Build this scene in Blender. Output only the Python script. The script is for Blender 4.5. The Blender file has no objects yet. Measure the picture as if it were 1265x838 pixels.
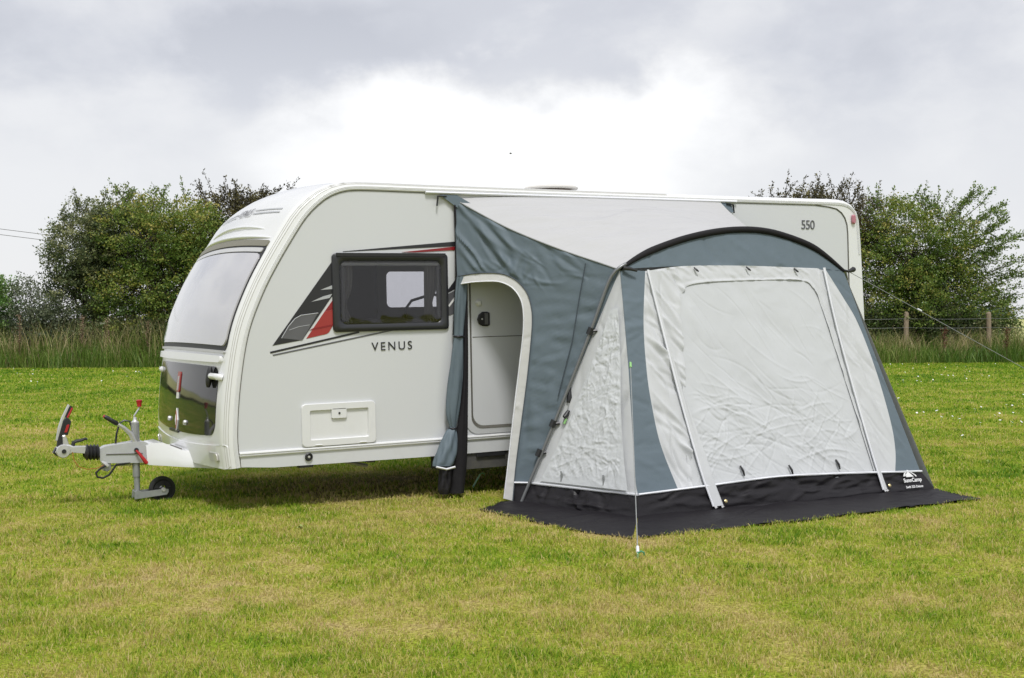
import bpy, bmesh, math, random
import numpy as np
from mathutils import Vector, Matrix
PI = math.pi
rng = np.random.default_rng(7)
random.seed(7)
scene = bpy.context.scene
COL = scene.collection

# ------------------------------------------------------------------ materials
def newmat(name):
    m = bpy.data.materials.new(name); m.use_nodes = True
    nt = m.node_tree; nt.nodes.clear()
    return m, nt, nt.nodes, nt.links
def c4(c): return (c[0], c[1], c[2], 1)
def mat(name, col, rough=.5, metal=0, spec=.5, var=0.06, vscale=3.0, bump=0, bscale=20, coat=0, detail=4, btype='FBM', bdist=.01, sheen=0, stretch=None, dirt=0):
    """principled with soft large-scale tone variation, optional grime flecks and bump"""
    m, nt, N, L = newmat(name)
    o = N.new('ShaderNodeOutputMaterial'); b = N.new('ShaderNodeBsdfPrincipled')
    L.new(b.outputs[0], o.inputs[0])
    b.inputs['Roughness'].default_value = rough; b.inputs['Metallic'].default_value = metal
    b.inputs['Specular IOR Level'].default_value = spec; b.inputs['Coat Weight'].default_value = coat
    b.inputs['Coat Roughness'].default_value = .05; b.inputs['Sheen Weight'].default_value = sheen
    tc = N.new('ShaderNodeTexCoord'); mp = N.new('ShaderNodeMapping')
    L.new(tc.outputs['Object'], mp.inputs[0])
    if stretch: mp.inputs['Scale'].default_value = stretch
    n = N.new('ShaderNodeTexNoise'); n.inputs['Scale'].default_value = vscale; n.inputs['Detail'].default_value = 5
    L.new(tc.outputs['Object'], n.inputs['Vector'])
    mx = N.new('ShaderNodeMix'); mx.data_type = 'RGBA'
    L.new(n.outputs['Fac'], mx.inputs[0])
    mx.inputs[6].default_value = c4([x*(1-var) for x in col]); mx.inputs[7].default_value = c4([min(1, x*(1+var)) for x in col])
    out = mx.outputs[2]
    if dirt:
        n2 = N.new('ShaderNodeTexNoise'); n2.inputs['Scale'].default_value = 9; n2.inputs['Detail'].default_value = 8; n2.inputs['Roughness'].default_value = .7
        L.new(tc.outputs['Object'], n2.inputs['Vector'])
        r = N.new('ShaderNodeMapRange'); r.inputs[1].default_value = .5; r.inputs[2].default_value = .75; r.inputs[3].default_value = 0; r.inputs[4].default_value = dirt
        L.new(n2.outputs['Fac'], r.inputs[0])
        m2 = N.new('ShaderNodeMix'); m2.data_type = 'RGBA'; L.new(r.outputs[0], m2.inputs[0]); L.new(out, m2.inputs[6])
        m2.inputs[7].default_value = c4((.25, .23, .17)); out = m2.outputs[2]
    L.new(out, b.inputs['Base Color'])
    if bump:
        t = N.new('ShaderNodeTexNoise'); t.noise_type = btype; t.inputs['Scale'].default_value = bscale; t.inputs['Detail'].default_value = detail
        L.new(mp.outputs[0], t.inputs['Vector'])
        bp = N.new('ShaderNodeBump'); bp.inputs['Strength'].default_value = bump; bp.inputs['Distance'].default_value = bdist
        L.new(t.outputs['Fac'], bp.inputs['Height']); L.new(bp.outputs[0], b.inputs['Normal'])
    return m
def fabric(name, col, rough=.75, bump=.5, bscale=7, bdist=.012, trans=.12, stretch=(1, 1, 1), ridged=False, var=.04, spec=.35):
    """woven sheet: diffuse with a little light passing through, creased by bump"""
    m, nt, N, L = newmat(name)
    o = N.new('ShaderNodeOutputMaterial'); b = N.new('ShaderNodeBsdfPrincipled'); t = N.new('ShaderNodeBsdfTranslucent'); mix = N.new('ShaderNodeMixShader')
    mix.inputs[0].default_value = trans; L.new(b.outputs[0], mix.inputs[1]); L.new(t.outputs[0], mix.inputs[2]); L.new(mix.outputs[0], o.inputs[0])
    b.inputs['Roughness'].default_value = rough; b.inputs['Specular IOR Level'].default_value = spec
    tc = N.new('ShaderNodeTexCoord'); mp = N.new('ShaderNodeMapping'); mp.inputs['Scale'].default_value = stretch
    L.new(tc.outputs['Object'], mp.inputs[0])
    n = N.new('ShaderNodeTexNoise'); n.inputs['Scale'].default_value = 4; n.inputs['Detail'].default_value = 6; L.new(mp.outputs[0], n.inputs['Vector'])
    mx = N.new('ShaderNodeMix'); mx.data_type = 'RGBA'; L.new(n.outputs['Fac'], mx.inputs[0])
    mx.inputs[6].default_value = c4([x*(1-var) for x in col]); mx.inputs[7].default_value = c4([min(1, x*(1+var)) for x in col])
    L.new(mx.outputs[2], b.inputs['Base Color']); L.new(mx.outputs[2], t.inputs['Color'])
    k = N.new('ShaderNodeTexNoise'); k.inputs['Scale'].default_value = bscale; k.inputs['Detail'].default_value = 4; k.inputs['Distortion'].default_value = .4
    if ridged: k.noise_type = 'RIDGED_MULTIFRACTAL'; k.inputs['Detail'].default_value = 3
    L.new(mp.outputs[0], k.inputs['Vector'])
    bp = N.new('ShaderNodeBump'); bp.inputs['Strength'].default_value = bump; bp.inputs['Distance'].default_value = bdist
    L.new(k.outputs['Fac'], bp.inputs['Height'])
    # fine weave
    w = N.new('ShaderNodeTexNoise'); w.inputs['Scale'].default_value = 160; w.inputs['Detail'].default_value = 2; L.new(tc.outputs['Object'], w.inputs['Vector'])
    b2 = N.new('ShaderNodeBump'); b2.inputs['Strength'].default_value = .12; b2.inputs['Distance'].default_value = .002
    L.new(w.outputs['Fac'], b2.inputs['Height']); L.new(bp.outputs[0], b2.inputs['Normal'])
    L.new(b2.outputs[0], b.inputs['Normal']); L.new(bp.outputs[0], t.inputs['Normal'])
    return m
def glass(name, tint, refl=.1, rough=.02):
    m, nt, N, L = newmat(name)
    o = N.new('ShaderNodeOutputMaterial'); t = N.new('ShaderNodeBsdfTransparent'); g = N.new('ShaderNodeBsdfGlossy'); mx = N.new('ShaderNodeMixShader'); f = N.new('ShaderNodeFresnel')
    t.inputs[0].default_value = c4(tint); g.inputs['Roughness'].default_value = rough; f.inputs['IOR'].default_value = 1.49
    n = N.new('ShaderNodeTexNoise'); n.inputs['Scale'].default_value = 3.5; bp = N.new('ShaderNodeBump'); bp.inputs['Strength'].default_value = .05; bp.inputs['Distance'].default_value = .03
    tc = N.new('ShaderNodeTexCoord'); L.new(tc.outputs['Object'], n.inputs['Vector']); L.new(n.outputs['Fac'], bp.inputs['Height']); L.new(bp.outputs[0], g.inputs['Normal'])
    L.new(f.outputs[0], mx.inputs[0]); L.new(t.outputs[0], mx.inputs[1]); L.new(g.outputs[0], mx.inputs[2]); L.new(mx.outputs[0], o.inputs[0])
    return m

M = {}
M['panel'] = mat('ivory_side_panel', (.622, .634, .655), .26, var=.015, vscale=1.2, coat=.3, bump=.05, bscale=2.2, bdist=.02)
M['gel'] = mat('white_gelcoat', (.75, .755, .76), .22, var=.015, vscale=1.5, coat=.4, dirt=.05)
M['trim'] = mat('white_rail_trim', (.71, .715, .72), .35, var=.02, dirt=.06)
M['skirt'] = mat('cream_skirt', (.605, .617, .635), .4, var=.02, dirt=.10)
M['black_rub'] = mat('black_rubber', (.018, .018, .02), .5, var=.2, vscale=12)
M['seam'] = mat('seam_sealant', (.12, .115, .10), .6, var=.15, vscale=10)
M['groove'] = mat('grey_rail_groove', (.50, .495, .47), .5, var=.1)
M['wframe'] = mat('window_frame_grey', (.026, .027, .031), .3, var=.08, vscale=8)
M['locker'] = mat('smoked_gloss_panel', (.022, .022, .022), .06, spec=.42, coat=0, var=.1, bump=.10, bscale=1.3, bdist=.03, detail=2)
M['fglass'] = mat('smoked_acrylic_with_blind', (.50, .49, .525), .07, spec=.6, coat=1, var=.05, vscale=1.2, bump=.06, bscale=1.6, bdist=.03, detail=2)
M['pane'] = glass('tinted_acrylic', (.80, .80, .82))
M['under'] = mat('underbody_board', (.014, .014, .014), .9, var=.2)
M['steel'] = mat('galvanised_steel', (.36, .37, .38), .5, metal=.55, var=.28, vscale=16, bump=.15, bscale=40, bdist=.002, dirt=.15)
M['hitchgrey'] = mat('grey_hitch_paint', (.49, .50, .515), .42, metal=.15, var=.12, vscale=14, dirt=.30, bump=.12, bscale=30, bdist=.003)
M['silver'] = mat('silver_casting', (.60, .60, .60), .36, metal=.5, var=.16, vscale=18, dirt=.25)
M['plastic'] = mat('black_plastic', (.02, .02, .022), .42, var=.2, vscale=9, bump=.1, bscale=60, bdist=.002)
M['red'] = mat('red_plastic', (.42, .018, .022), .35, var=.12, vscale=9)
M['rubber'] = mat('tyre_rubber', (.022, .022, .022), .8, var=.25, vscale=12, bump=.3, bscale=60, bdist=.004)
M['decblack'] = mat('black_vinyl', (.022, .022, .026), .3, var=.1)
M['decgrey'] = mat('graphite_vinyl', (.11, .11, .12), .28, var=.25, vscale=5)
M['decsilver'] = mat('silver_vinyl', (.42, .43, .45), .28, var=.1)
M['decwhite'] = mat('white_vinyl', (.8, .8, .8), .3, var=.02)
M['decred'] = mat('red_vinyl', (.33, .035, .032), .28, var=.1, vscale=3)
M['decdred'] = mat('dark_red_vinyl', (.24, .014, .018), .28, var=.1)
M['amber'] = mat('clear_lamp_lens', (.62, .60, .58), .12, coat=.6)
M['redlamp'] = mat('pink_lamp_lens', (.45, .16, .20), .15, coat=.6)
M['brown'] = mat('brown_cabinet', (.12, .085, .06), .5, var=.2, vscale=5)
M['curtain'] = mat('dark_curtain', (.40, .38, .37), .85, var=.2)
M['lining'] = mat('caravan_lining', (.70, .67, .60), .7, var=.1)
M['cushion'] = mat('grey_cushion', (.13, .125, .12), .9, var=.2, bump=.4, bscale=8)
M['blue'] = fabric('slate_fabric', (.122, .158, .186), .6, .55, 5, .014, .05)
M['bluestripe'] = fabric('slate_stripe_fabric', (.122, .158, .186), .6, .6, 6, .012, .05)
M['grey'] = fabric('pale_grey_fabric', (.575, .587, .602), .6, .5, 6, .012, .10)
M['roof'] = fabric('pale_roof_fabric', (.50, .50, .505), .6, .9, 5, .018, .10, stretch=(.35, 2.5, 2.5))
M['blind'] = fabric('crinkled_silver_blind', (.56, .575, .59), .20, .45, 6.5, .012, .08, ridged=True)
M['clearwin'] = fabric('crinkled_clear_window', (.60, .618, .635), .16, .6, 12, .012, .08, ridged=True)
M['mud'] = fabric('black_valance', (.017, .0155, .018), .42, .6, 6, .014, 0, stretch=(1, 1, 2), spec=.25)
M['mudflat'] = fabric('black_ground_valance', (.014, .0125, .015), .6, .6, 5, .02, 0, spec=.18)
M['white'] = fabric('white_binding', (.78, .79, .83), .6, .25, 20, .004, .1)
M['edge'] = fabric('silver_door_edging', (.60, .60, .59), .55, .7, 8, .012, .1)
M['sleeve'] = fabric('black_pole_sleeve', (.010, .009, .011), .8, .5, 12, .01, 0)
M['pole'] = mat('grey_steel_pole', (.20, .205, .212), .36, metal=.5, var=.1, vscale=8)
M['rope'] = mat('grey_guy_rope', (.26, .27, .27), .8, var=.2, vscale=40)
M['peg'] = mat('pale_green_peg', (.55, .85, .62), .4, var=.1)
M['green'] = mat('glow_green_tip', (.25, .50, .18), .5, var=.1)
M['wood'] = mat('weathered_post', (.26, .20, .14), .85, var=.35, vscale=6, bump=.6, bscale=14, stretch=(4, 4, .5), bdist=.02)
M['wire'] = mat('fence_wire', (.20, .205, .205), .5, metal=.5)
M['cable'] = mat('overhead_wire', (.08, .08, .085), .6)
M['bird'] = mat('dark_feathers', (.05, .048, .05), .8, var=.2)

# ------------------------------------------------------------------ mesh helpers
class MB:
    def __init__(s): s.v = []; s.f = []; s.smooth = []
    def add(s, vs, fs, smooth=True):
        k = len(s.v); s.v += [tuple(map(float, p)) for p in vs]
        for f in fs: s.f.append([i+k for i in f]); s.smooth.append(smooth)
        return s
    def grid(s, P, closed_u=False):
        nv, nu = len(P), len(P[0]); vs = [p for r in P for p in r]; fs = []
        for j in range(nv-1):
            for i in range(nu-1 if not closed_u else nu):
                a = j*nu+i; b = j*nu+(i+1) % nu
                fs.append((a, b, b+nu, a+nu))
        return s.add(vs, fs)
    def box(s, x0, x1, y0, y1, z0, z1, bev=0):
        return s.prism([(x0, z0), (x1, z0), (x1, z1), (x0, z1)], y0, y1, bev)
    def prism(s, poly, y0, y1, bev=0, axis='y'):
        """polygon in x,z pushed from y0 to y1; bev insets both faces"""
        n = len(poly); c = np.mean(np.array(poly), 0)
        def ins(p):
            d = np.array(p)-c; l = np.linalg.norm(d) or 1
            return np.array(p)-d/l*bev*1.3
        rings = []
        sg = 1 if y1 > y0 else -1
        if bev:
            rings = [[(q[0], y0, q[1]) for q in map(ins, poly)], [(q[0], y0+sg*bev, q[1]) for q in poly], [(q[0], y1-sg*bev, q[1]) for q in poly], [(q[0], y1, q[1]) for q in map(ins, poly)]]
        else: rings = [[(q[0], y0, q[1]) for q in poly], [(q[0], y1, q[1]) for q in poly]]
        if axis == 'x': rings = [[(p[1], p[0], p[2]) for p in r] for r in rings]
        if axis == 'z': rings = [[(p[0], p[2], p[1]) for p in r] for r in rings]
        vs = [p for r in rings for p in r]; fs = []
        for k in range(len(rings)-1):
            for i in range(n):
                j = (i+1) % n; fs.append((k*n+i, k*n+j, (k+1)*n+j, (k+1)*n+i))
        fs.append(list(range(n))[::-1]); fs.append([(len(rings)-1)*n+i for i in range(n)])
        return s.add(vs, fs, False)
    def tube(s, path, r, n=8, cap=True, flat=1.0):
        P = [Vector(p) for p in path]; m = len(P)
        R = r if hasattr(r, '__len__') else [r]*m
        up = Vector((0, 0, 1)); rings = []; prev = None
        for i in range(m):
            t = (P[min(i+1, m-1)]-P[max(i-1, 0)]).normalized()
            if prev is None:
                a = t.cross(up)
                if a.length < .1: a = t.cross(Vector((0, 1, 0)))
            else: a = prev-t*prev.dot(t)
            a.normalize(); prev = a; b = t.cross(a)
            rings.append([P[i]+(a*math.cos(2*PI*k/n)+b*math.sin(2*PI*k/n)*flat)*R[i] for k in range(n)])
        s.grid(rings, True)
        if cap:
            k = len(s.v)-m*n
            s.f.append([k+i for i in range(n)][::-1]); s.smooth.append(False)
            s.f.append([k+(m-1)*n+i for i in range(n)]); s.smooth.append(False)
        return s
    def lathe(s, prof, center, axis=(0, 0, 1), n=24):
        """prof: (radius, along) pairs"""
        c = Vector(center); ax = Vector(axis).normalized(); a = ax.orthogonal().normalized(); b = ax.cross(a)
        rings = [[c+ax*h+(a*math.cos(2*PI*k/n)+b*math.sin(2*PI*k/n))*max(r, 1e-4) for k in range(n)] for r, h in prof]
        return s.grid(rings, True)
    def obj(s, name, m, parent=None, origin=(0, 0, 0), auto=35):
        me = bpy.data.meshes.new(name)
        o = Vector(origin)
        me.from_pydata([tuple(Vector(p)-o) for p in s.v], [], s.f); me.update()
        me.polygons.foreach_set('use_smooth', s.smooth)
        bm = bmesh.new(); bm.from_mesh(me); bmesh.ops.recalc_face_normals(bm, faces=bm.faces); bm.to_mesh(me); bm.free()
        if auto:
            me.set_sharp_from_angle(angle=math.radians(auto))
        me.materials.append(m)
        ob = bpy.data.objects.new(name, me); COL.objects.link(ob)
        if parent: ob.parent = parent
        else: ob.location = o
        return ob
def tag(o, label=None, cat=None, group=None, kind=None):
    if label: o['label'] = label
    if cat: o['category'] = cat
    if group: o['group'] = group
    if kind: o['kind'] = kind
    return o
def empty(name, loc=(0, 0, 0)):
    o = bpy.data.objects.new(name, None); o.location = loc; o.empty_display_size = .2; COL.objects.link(o); return o
def resample(pts, n, smooth=False):
    P = np.array(pts, float)
    if smooth and len(P) > 2:
        out = []
        Q = np.vstack([2*P[0]-P[1], P, 2*P[-1]-P[-2]])
        for i in range(1, len(Q)-2):
            for t in np.linspace(0, 1, 12, endpoint=False):
                a, b, c, d = Q[i-1], Q[i], Q[i+1], Q[i+2]
                out.append(.5*((2*b)+(-a+c)*t+(2*a-5*b+4*c-d)*t*t+(-a+3*b-3*c+d)*t**3))
        out.append(P[-1]); P = np.array(out)
    s = np.r_[0, np.cumsum(np.linalg.norm(np.diff(P, axis=0), axis=1))]
    t = np.linspace(0, s[-1], n)
    return np.stack([np.interp(t, s, P[:, k]) for k in range(P.shape[1])], 1)
def ruled(L, R, nu, nv, smooth=False):
    A = resample(L, nv, smooth); B = resample(R, nv, smooth)
    u = np.linspace(0, 1, nu)[None, :, None]
    return A[:, None, :]*(1-u)+B[:, None, :]*u            # nv, nu, 3
def creases(P2, n, box, ang, amp, w, ln, seed=1):
    """height field of n straight folds: P2 (...,2) metric coordinates"""
    r = np.random.default_rng(seed); h = np.zeros(P2.shape[:-1])
    for _ in range(n):
        c = np.array([r.uniform(box[0], box[1]), r.uniform(box[2], box[3])]); a = r.uniform(*ang)
        d = np.array([math.cos(a), math.sin(a)]); l = r.uniform(*ln); ww = r.uniform(*w); am = r.uniform(*amp)*r.choice([-1, 1])
        q = P2-c; s = q@d; e = q@np.array([-d[1], d[0]]); k1, k2, k3 = r.normal(0, .20), r.uniform(8, 22), r.uniform(0, 6); e = e+k1*s*s/max(l, .05)+.10*l*np.sin(k2*s+k3)*.12
        h += am*np.exp(-(e/ww)**2)*np.exp(-(s/l)**4)
    return h
def vnoise(x, y, sc, seed):
    r = np.random.default_rng(seed); G = r.random((64, 64)); X = x*sc; Y = y*sc; i = np.floor(X).astype(int); j = np.floor(Y).astype(int); fx = X-i; fy_ = Y-j
    fx = fx*fx*(3-2*fx); fy_ = fy_*fy_*(3-2*fy_); g = lambda a, b: G[a % 64, b % 64]
    return (g(i, j)*(1-fx)+g(i+1, j)*fx)*(1-fy_)+(g(i, j+1)*(1-fx)+g(i+1, j+1)*fx)*fy_
def crumple(P2, f0, amp, seed, oct=4):
    """crushed-sheet height: folded noise octaves with warped coordinates"""
    x, y = P2[..., 0], P2[..., 1]; wx = vnoise(x, y, f0*.7, seed)-.5; wy = vnoise(x, y, f0*.7, seed+50)-.5
    x = x+wx*.9/f0; y = y+wy*.9/f0; h = np.zeros_like(x); a, f = amp, f0
    for k in range(oct):
        ca, sa = math.cos(1.1*k+.4), math.sin(1.1*k+.4)
        n = vnoise(ca*x-sa*y+3.7*k, sa*x+ca*y-1.3*k, f, seed+k)
        h += a*(1-2*np.abs(2*n-1)**.8); a *= .55; f *= 2.05
    return h
def push(P, nrm, h):
    nv, nu = P.shape[:2]
    u = np.linspace(0, 1, nu); v = np.linspace(0, 1, nv)
    w = np.minimum(1, 12*np.minimum(u, 1-u))[None, :]*np.minimum(1, 12*np.minimum(v, 1-v))[:, None]
    return P+np.array(nrm)[None, None, :]*(h*w)[..., None]
def in_poly(x, y, poly):
    c = np.zeros(len(x), bool); n = len(poly); j = n-1
    for i in range(n):
        xi, yi = poly[i]; xj, yj = poly[j]
        c ^= ((yi > y) != (yj > y)) & (x < (xj-xi)*(y-yi)/((yj-yi) or 1e-9)+xi); j = i
    return c
def rrect(x0, x1, z0, z1, r, n=6):
    out = []
    for cx, cz, a0 in ((x1-r, z1-r, 0), (x0+r, z1-r, PI/2), (x0+r, z0+r, PI), (x1-r, z0+r, 1.5*PI)):
        for k in range(n+1):
            a = a0+PI/2*k/n; out.append((cx+r*math.cos(a), cz+r*math.sin(a)))
    return out
def flat_holes(outer, holes, y):
    """planar mesh in x,z at y with holes"""
    bm = bmesh.new()
    for loop in [outer]+holes:
        vs = [bm.verts.new((p[0], y, p[1])) for p in loop]
        for i in range(len(vs)): bm.edges.new((vs[i], vs[(i+1) % len(vs)]))
    bmesh.ops.triangle_fill(bm, edges=bm.edges[:], use_beauty=True, use_dissolve=False)
    bm.verts.index_update()
    mb = MB(); mb.add([v.co[:] for v in bm.verts], [[v.index for v in f.verts] for f in bm.faces], False); bm.free()
    return mb
def ring_between(a, ya, b, yb):
    n = len(a); mb = MB()
    mb.grid([[(p[0], ya, p[1]) for p in a], [(p[0], yb, p[1]) for p in b]], True); return mb
def text_mesh(txt, size, matrix, name, m, parent, shear=0, extrude=.0006, bold=0, origin=(0, 0, 0), align='LEFT', spacing=1.0):
    cu = bpy.data.curves.new('lettering_curve', 'FONT'); cu.body = txt; cu.size = size; cu.shear = shear; cu.extrude = extrude; cu.offset = bold; cu.align_x = align; cu.space_character = spacing
    to = bpy.data.objects.new('lettering_curve', cu); COL.objects.link(to)
    dg = bpy.context.evaluated_depsgraph_get(); me = bpy.data.meshes.new_from_object(to.evaluated_get(dg))
    bpy.data.objects.remove(to); bpy.data.curves.remove(cu)
    me.transform(Matrix.Translation(-Vector(origin)) @ matrix); me.materials.clear(); me.materials.append(m)
    o = bpy.data.objects.new(name, me); COL.objects.link(o)
    if parent: o.parent = parent
    return o
def frame(origin, ex, ez):
    ex = Vector(ex).normalized(); ez = Vector(ez).normalized(); ny = ex.cross(ez)
    m = Matrix((ex, ez, ny)).transposed().to_4x4(); m.translation = Vector(origin); return m

# ================================================================== CARAVAN
TH = .0177
car = empty('caravan', (.38*math.sin(TH), 0, .38*(1-math.cos(TH)))); car.rotation_euler = (0, -TH, 0)
tag(car, 'white touring caravan with curved front and dark side window, awning on its side', 'caravan')
W = 2.23
prof_seam = [(-.022, .36), (-.042, .60), (-.012, .98), (.061, 1.389), (.18, 1.698), (.317, 1.953), (.498, 2.237), (.58, 2.345), (.658, 2.421), (.749, 2.488), (.854, 2.533), (.97, 2.553), (1.2, 2.556), (1.6, 2.553), (3, 2.548), (4.8, 2.545), (6.0, 2.545), (6.25, 2.540), (6.36, 2.51), (6.425, 2.44), (6.45, 2.30), (6.475, 1.9), (6.515, 1.0), (6.535, .38)]
PS = resample(prof_seam, 420, True)
tang = np.gradient(PS, axis=0); tang /= np.linalg.norm(tang, axis=1)[:, None]
NRM = np.stack([-tang[:, 1], tang[:, 0]], 1)           # outward
PO = PS+NRM*.034                                       # outer edge of the side rails
arc = np.r_[0, np.cumsum(np.linalg.norm(np.diff(PO, axis=0), axis=1))]
wgt = np.interp(PO[:, 0]+0*arc, [-.1, .5, .95, 5.9, 6.3, 6.6], [1, 1, .45, .4, .45, .6])
def a_of_z(z):     # front face only
    k = np.argmax(PO[:, 1]); k = int(np.searchsorted(PO[:, 0], .9)) + 20
    zz = PO[:200, 1]; m = int(np.argmax(zz > 2.5)) or 150
    return float(np.interp(z, PO[:m, 1], arc[:m]))
def depth(y, r=.075, b=.085):
    t = (y-W/2)/(W/2); e = min(y, W-y); e = max(0., min(e, r))
    return b*(1-t*t)+math.sqrt(max(0, r*r-(r-e)**2))
def surf(a, y, off=0.0):
    p = np.array([np.interp(a, arc, PO[:, k]) for k in (0, 1)]); n = np.array([np.interp(a, arc, NRM[:, k]) for k in (0, 1)]); n /= np.linalg.norm(n)
    d = depth(y)*float(np.interp(a, arc, wgt))+off
    return np.array([p[0]+n[0]*d, y, p[1]+n[1]*d])
def snrm(a, y):
    e = 1e-3; n = np.cross(surf(a, y+e)-surf(a, y-e), surf(a+e, y)-surf(a-e, y)); n /= np.linalg.norm(n)
    k = np.array([np.interp(a, arc, NRM[:, k]) for k in (0, 1)])
    return n if n[0]*k[0]+n[2]*k[1] > 0 else -n
YS = [0, .004, .010, .02, .032, .046, .062, .08, .11, .16, .24, .36, .55, .8, W/2]; YS = YS+[W-y for y in YS[-2::-1]]
AS = list(arc[::3]); AS[-1] = arc[-1]
mb = MB(); mb.grid([[surf(a, y) for y in YS] for a in AS]); mb.obj('body', M['gel'], car)
def patch(a0, a1, y0, y1, off, r=.05, na=28, ny=30, skirt=True, mbx=None, top_sag=0, bot_sag=0):
    """raised plate following the front surface, rounded corners, returned as MB"""
    mb = mbx or MB(); rows = []
    H = a1-a0
    ss = sorted(set(list(np.linspace(0, 1, na)) + [r/H*(1-math.cos(t)) for t in np.linspace(0, PI/2, 6)] + [1-r/H*(1-math.cos(t)) for t in np.linspace(0, PI/2, 6)]))
    for s in ss:
        h = s*H; e = min(h, H-h); ins = r-math.sqrt(max(0, r*r-(r-min(e, r))**2))
        row = []
        for y in np.linspace(y0+ins, y1-ins, ny):
            t = (y-W/2)/(W/2)
            aa = a0+h-bot_sag*(1-t*t)*(1-s)+top_sag*(1-t*t)*s
            n = snrm(aa, y); row.append(surf(aa, y)+n*off)
        rows.append(row)
    mb.grid(rows)
    if skirt:
        loop = [rows[0][i] for i in range(ny)]+[rows[j][-1] for j in range(1, len(rows))]+[rows[-1][i] for i in range(ny-2, -1, -1)]+[rows[j][0] for j in range(len(rows)-2, 0, -1)]
        c = np.array([snrm((a0+a1)/2, W/2)])[0]
        mb.grid([loop, [p-c*(off+.012) for p in loop]], True)
    return mb
# --- front face details
z2a = a_of_z
fw = patch(z2a(1.245), z2a(2.075), .075, W-.075, .006, .07).obj('front_window', M['black_rub'], car)
patch(z2a(1.292), z2a(1.985), .092, W-.092, .018, .06).obj('pane', M['fglass'], fw)
patch(z2a(1.998), z2a(2.030), .11, W-.11, .014, .010, na=4).obj('vent_strip', mat('window_vent_strip', (.55, .55, .56), .3), fw)
patch(z2a(2.045), z2a(2.092), .08, W-.08, .012, .015, na=5).obj('recess', mat('recess_olive', (.20, .19, .145), .5), fw)
patch(z2a(1.236), z2a(1.256), .09, W-.09, .018, .008, na=4).obj('sill', mat('sill_grey', (.45, .45, .46), .35), fw)
def brow(a_c, amp, half, y0, y1, nm, m, droop=0.0):
    rows = []
    for k in np.linspace(-1, 1, 9):
        row = []
        for y in np.linspace(y0, y1, 30):
            t = (y-(y0+y1)/2)/((y1-y0)/2); e = max(0, 1-t*t)**.6
            aa = a_c+half*k*(.25+.75*e)+droop*(1-t*t)
            n = snrm(aa, y); row.append(surf(aa, y)+n*(-.004+amp*e*(1-k*k)**.5*(1.0 if k < 0 else .9)))
        rows.append(row)
    return MB().grid(rows).obj(nm, m, car)
brow(z2a(2.118), .034, .024, .07, W-.07, 'brow_moulding', M['gel'], .0)
brow(z2a(2.185), .026, .020, .30, W-.30, 'brow_moulding', M['gel'], .03)
patch(z2a(1.165), z2a(1.215), .12, W-.12, .030, .02, na=7, bot_sag=.01).obj('ledge_moulding', M['gel'], car)
# gas locker
lk = patch(z2a(.615), z2a(1.130), .155, W-.155, .004, .10, bot_sag=.035).obj('gas_locker_door', M['locker'], car)
LZ = [surf(z2a(z), W/2) for z in (.95, .66)]
def plate(poly, a, y, off, th, nm, m, parent):
    """flat shape lying on the front surface at arc a; poly in (across, up)"""
    n = Vector(snrm(a, y)); c = Vector(surf(a, y))+n*off; ex = Vector((0, -1, 0)); ex = (ex-n*ex.dot(n)).normalized(); ez = n.cross(ex)
    if ez.z < 0: ez = -ez
    q = [c+ex*p[0]+ez*p[1] for p in poly]; k = len(q)
    mb = MB(); mb.add([*q, *[p-n*th for p in q]], [list(range(k))]+[(i, (i+1) % k, k+(i+1) % k, k+i) for i in range(k)], False)
    return mb.obj(nm, m, parent)
plate(rrect(-.045, .045, -.10, .075, .02), z2a(.985), W/2, .012, .01, 'badge', M['decred'], lk)
plate(rrect(-.018, .018, -.085, .035, .008), z2a(.985), W/2, .016, .004, 'badge', M['decsilver'], lk)
plate(rrect(-.032, .032, -.028, .028, .004), z2a(.865), W/2, .012, .006, 'badge', M['decwhite'], lk)
plate([(0, -.10), (.045, 0), (0, .10), (-.045, 0)], z2a(.665), W/2, .012, .008, 'emblem', M['decwhite'], lk)
plate([(0, -.078), (.033, 0), (0, .078), (-.033, 0)], z2a(.665), W/2, .015, .004, 'emblem', M['decred'], lk)
plate([(0, -.045), (.018, 0), (0, .045), (-.018, 0)], z2a(.665), W/2, .018, .004, 'emblem', M['decwhite'], lk)
for y in (W/2-.27, W/2+.27):
    n = snrm(z2a(.66), y); MB().lathe([(0, .022), (.018, .022), (.022, .012), (.022, -.005)], surf(z2a(.66), y), n, 12).obj('lock', M['silver'], lk)
n = snrm(z2a(.575), W/2); plate(rrect(-.16, .16, -.012, .012, .01), z2a(.578), W/2+.1, .012, .012, 'catch', M['plastic'], lk)
for s in (-1, 1):
    yb = W/2+s*(.84 if s < 0 else .86); ye = W/2+s*(1.02 if s < 0 else .93)
    pb = [surf(z2a(1.055), y)+snrm(z2a(1.055), y)*(.026 if s < 0 else .008) for y in np.linspace(yb, ye, 6)]
    pb = [surf(z2a(1.055), yb)+0*n]+pb+[surf(z2a(1.05), ye+s*.01)]
    gh = MB().tube(pb, .026, 10).obj('grab_handle', M['gel'], car)
    if s < 0: MB().tube([surf(z2a(zz), yb)+snrm(z2a(zz), yb+.0)*(.030) for zz in (.965, .99, 1.02, 1.06, 1.10, 1.125)], [.012, .022, .027, .027, .022, .012], 8).obj('bracket', M['plastic'], gh)
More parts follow.
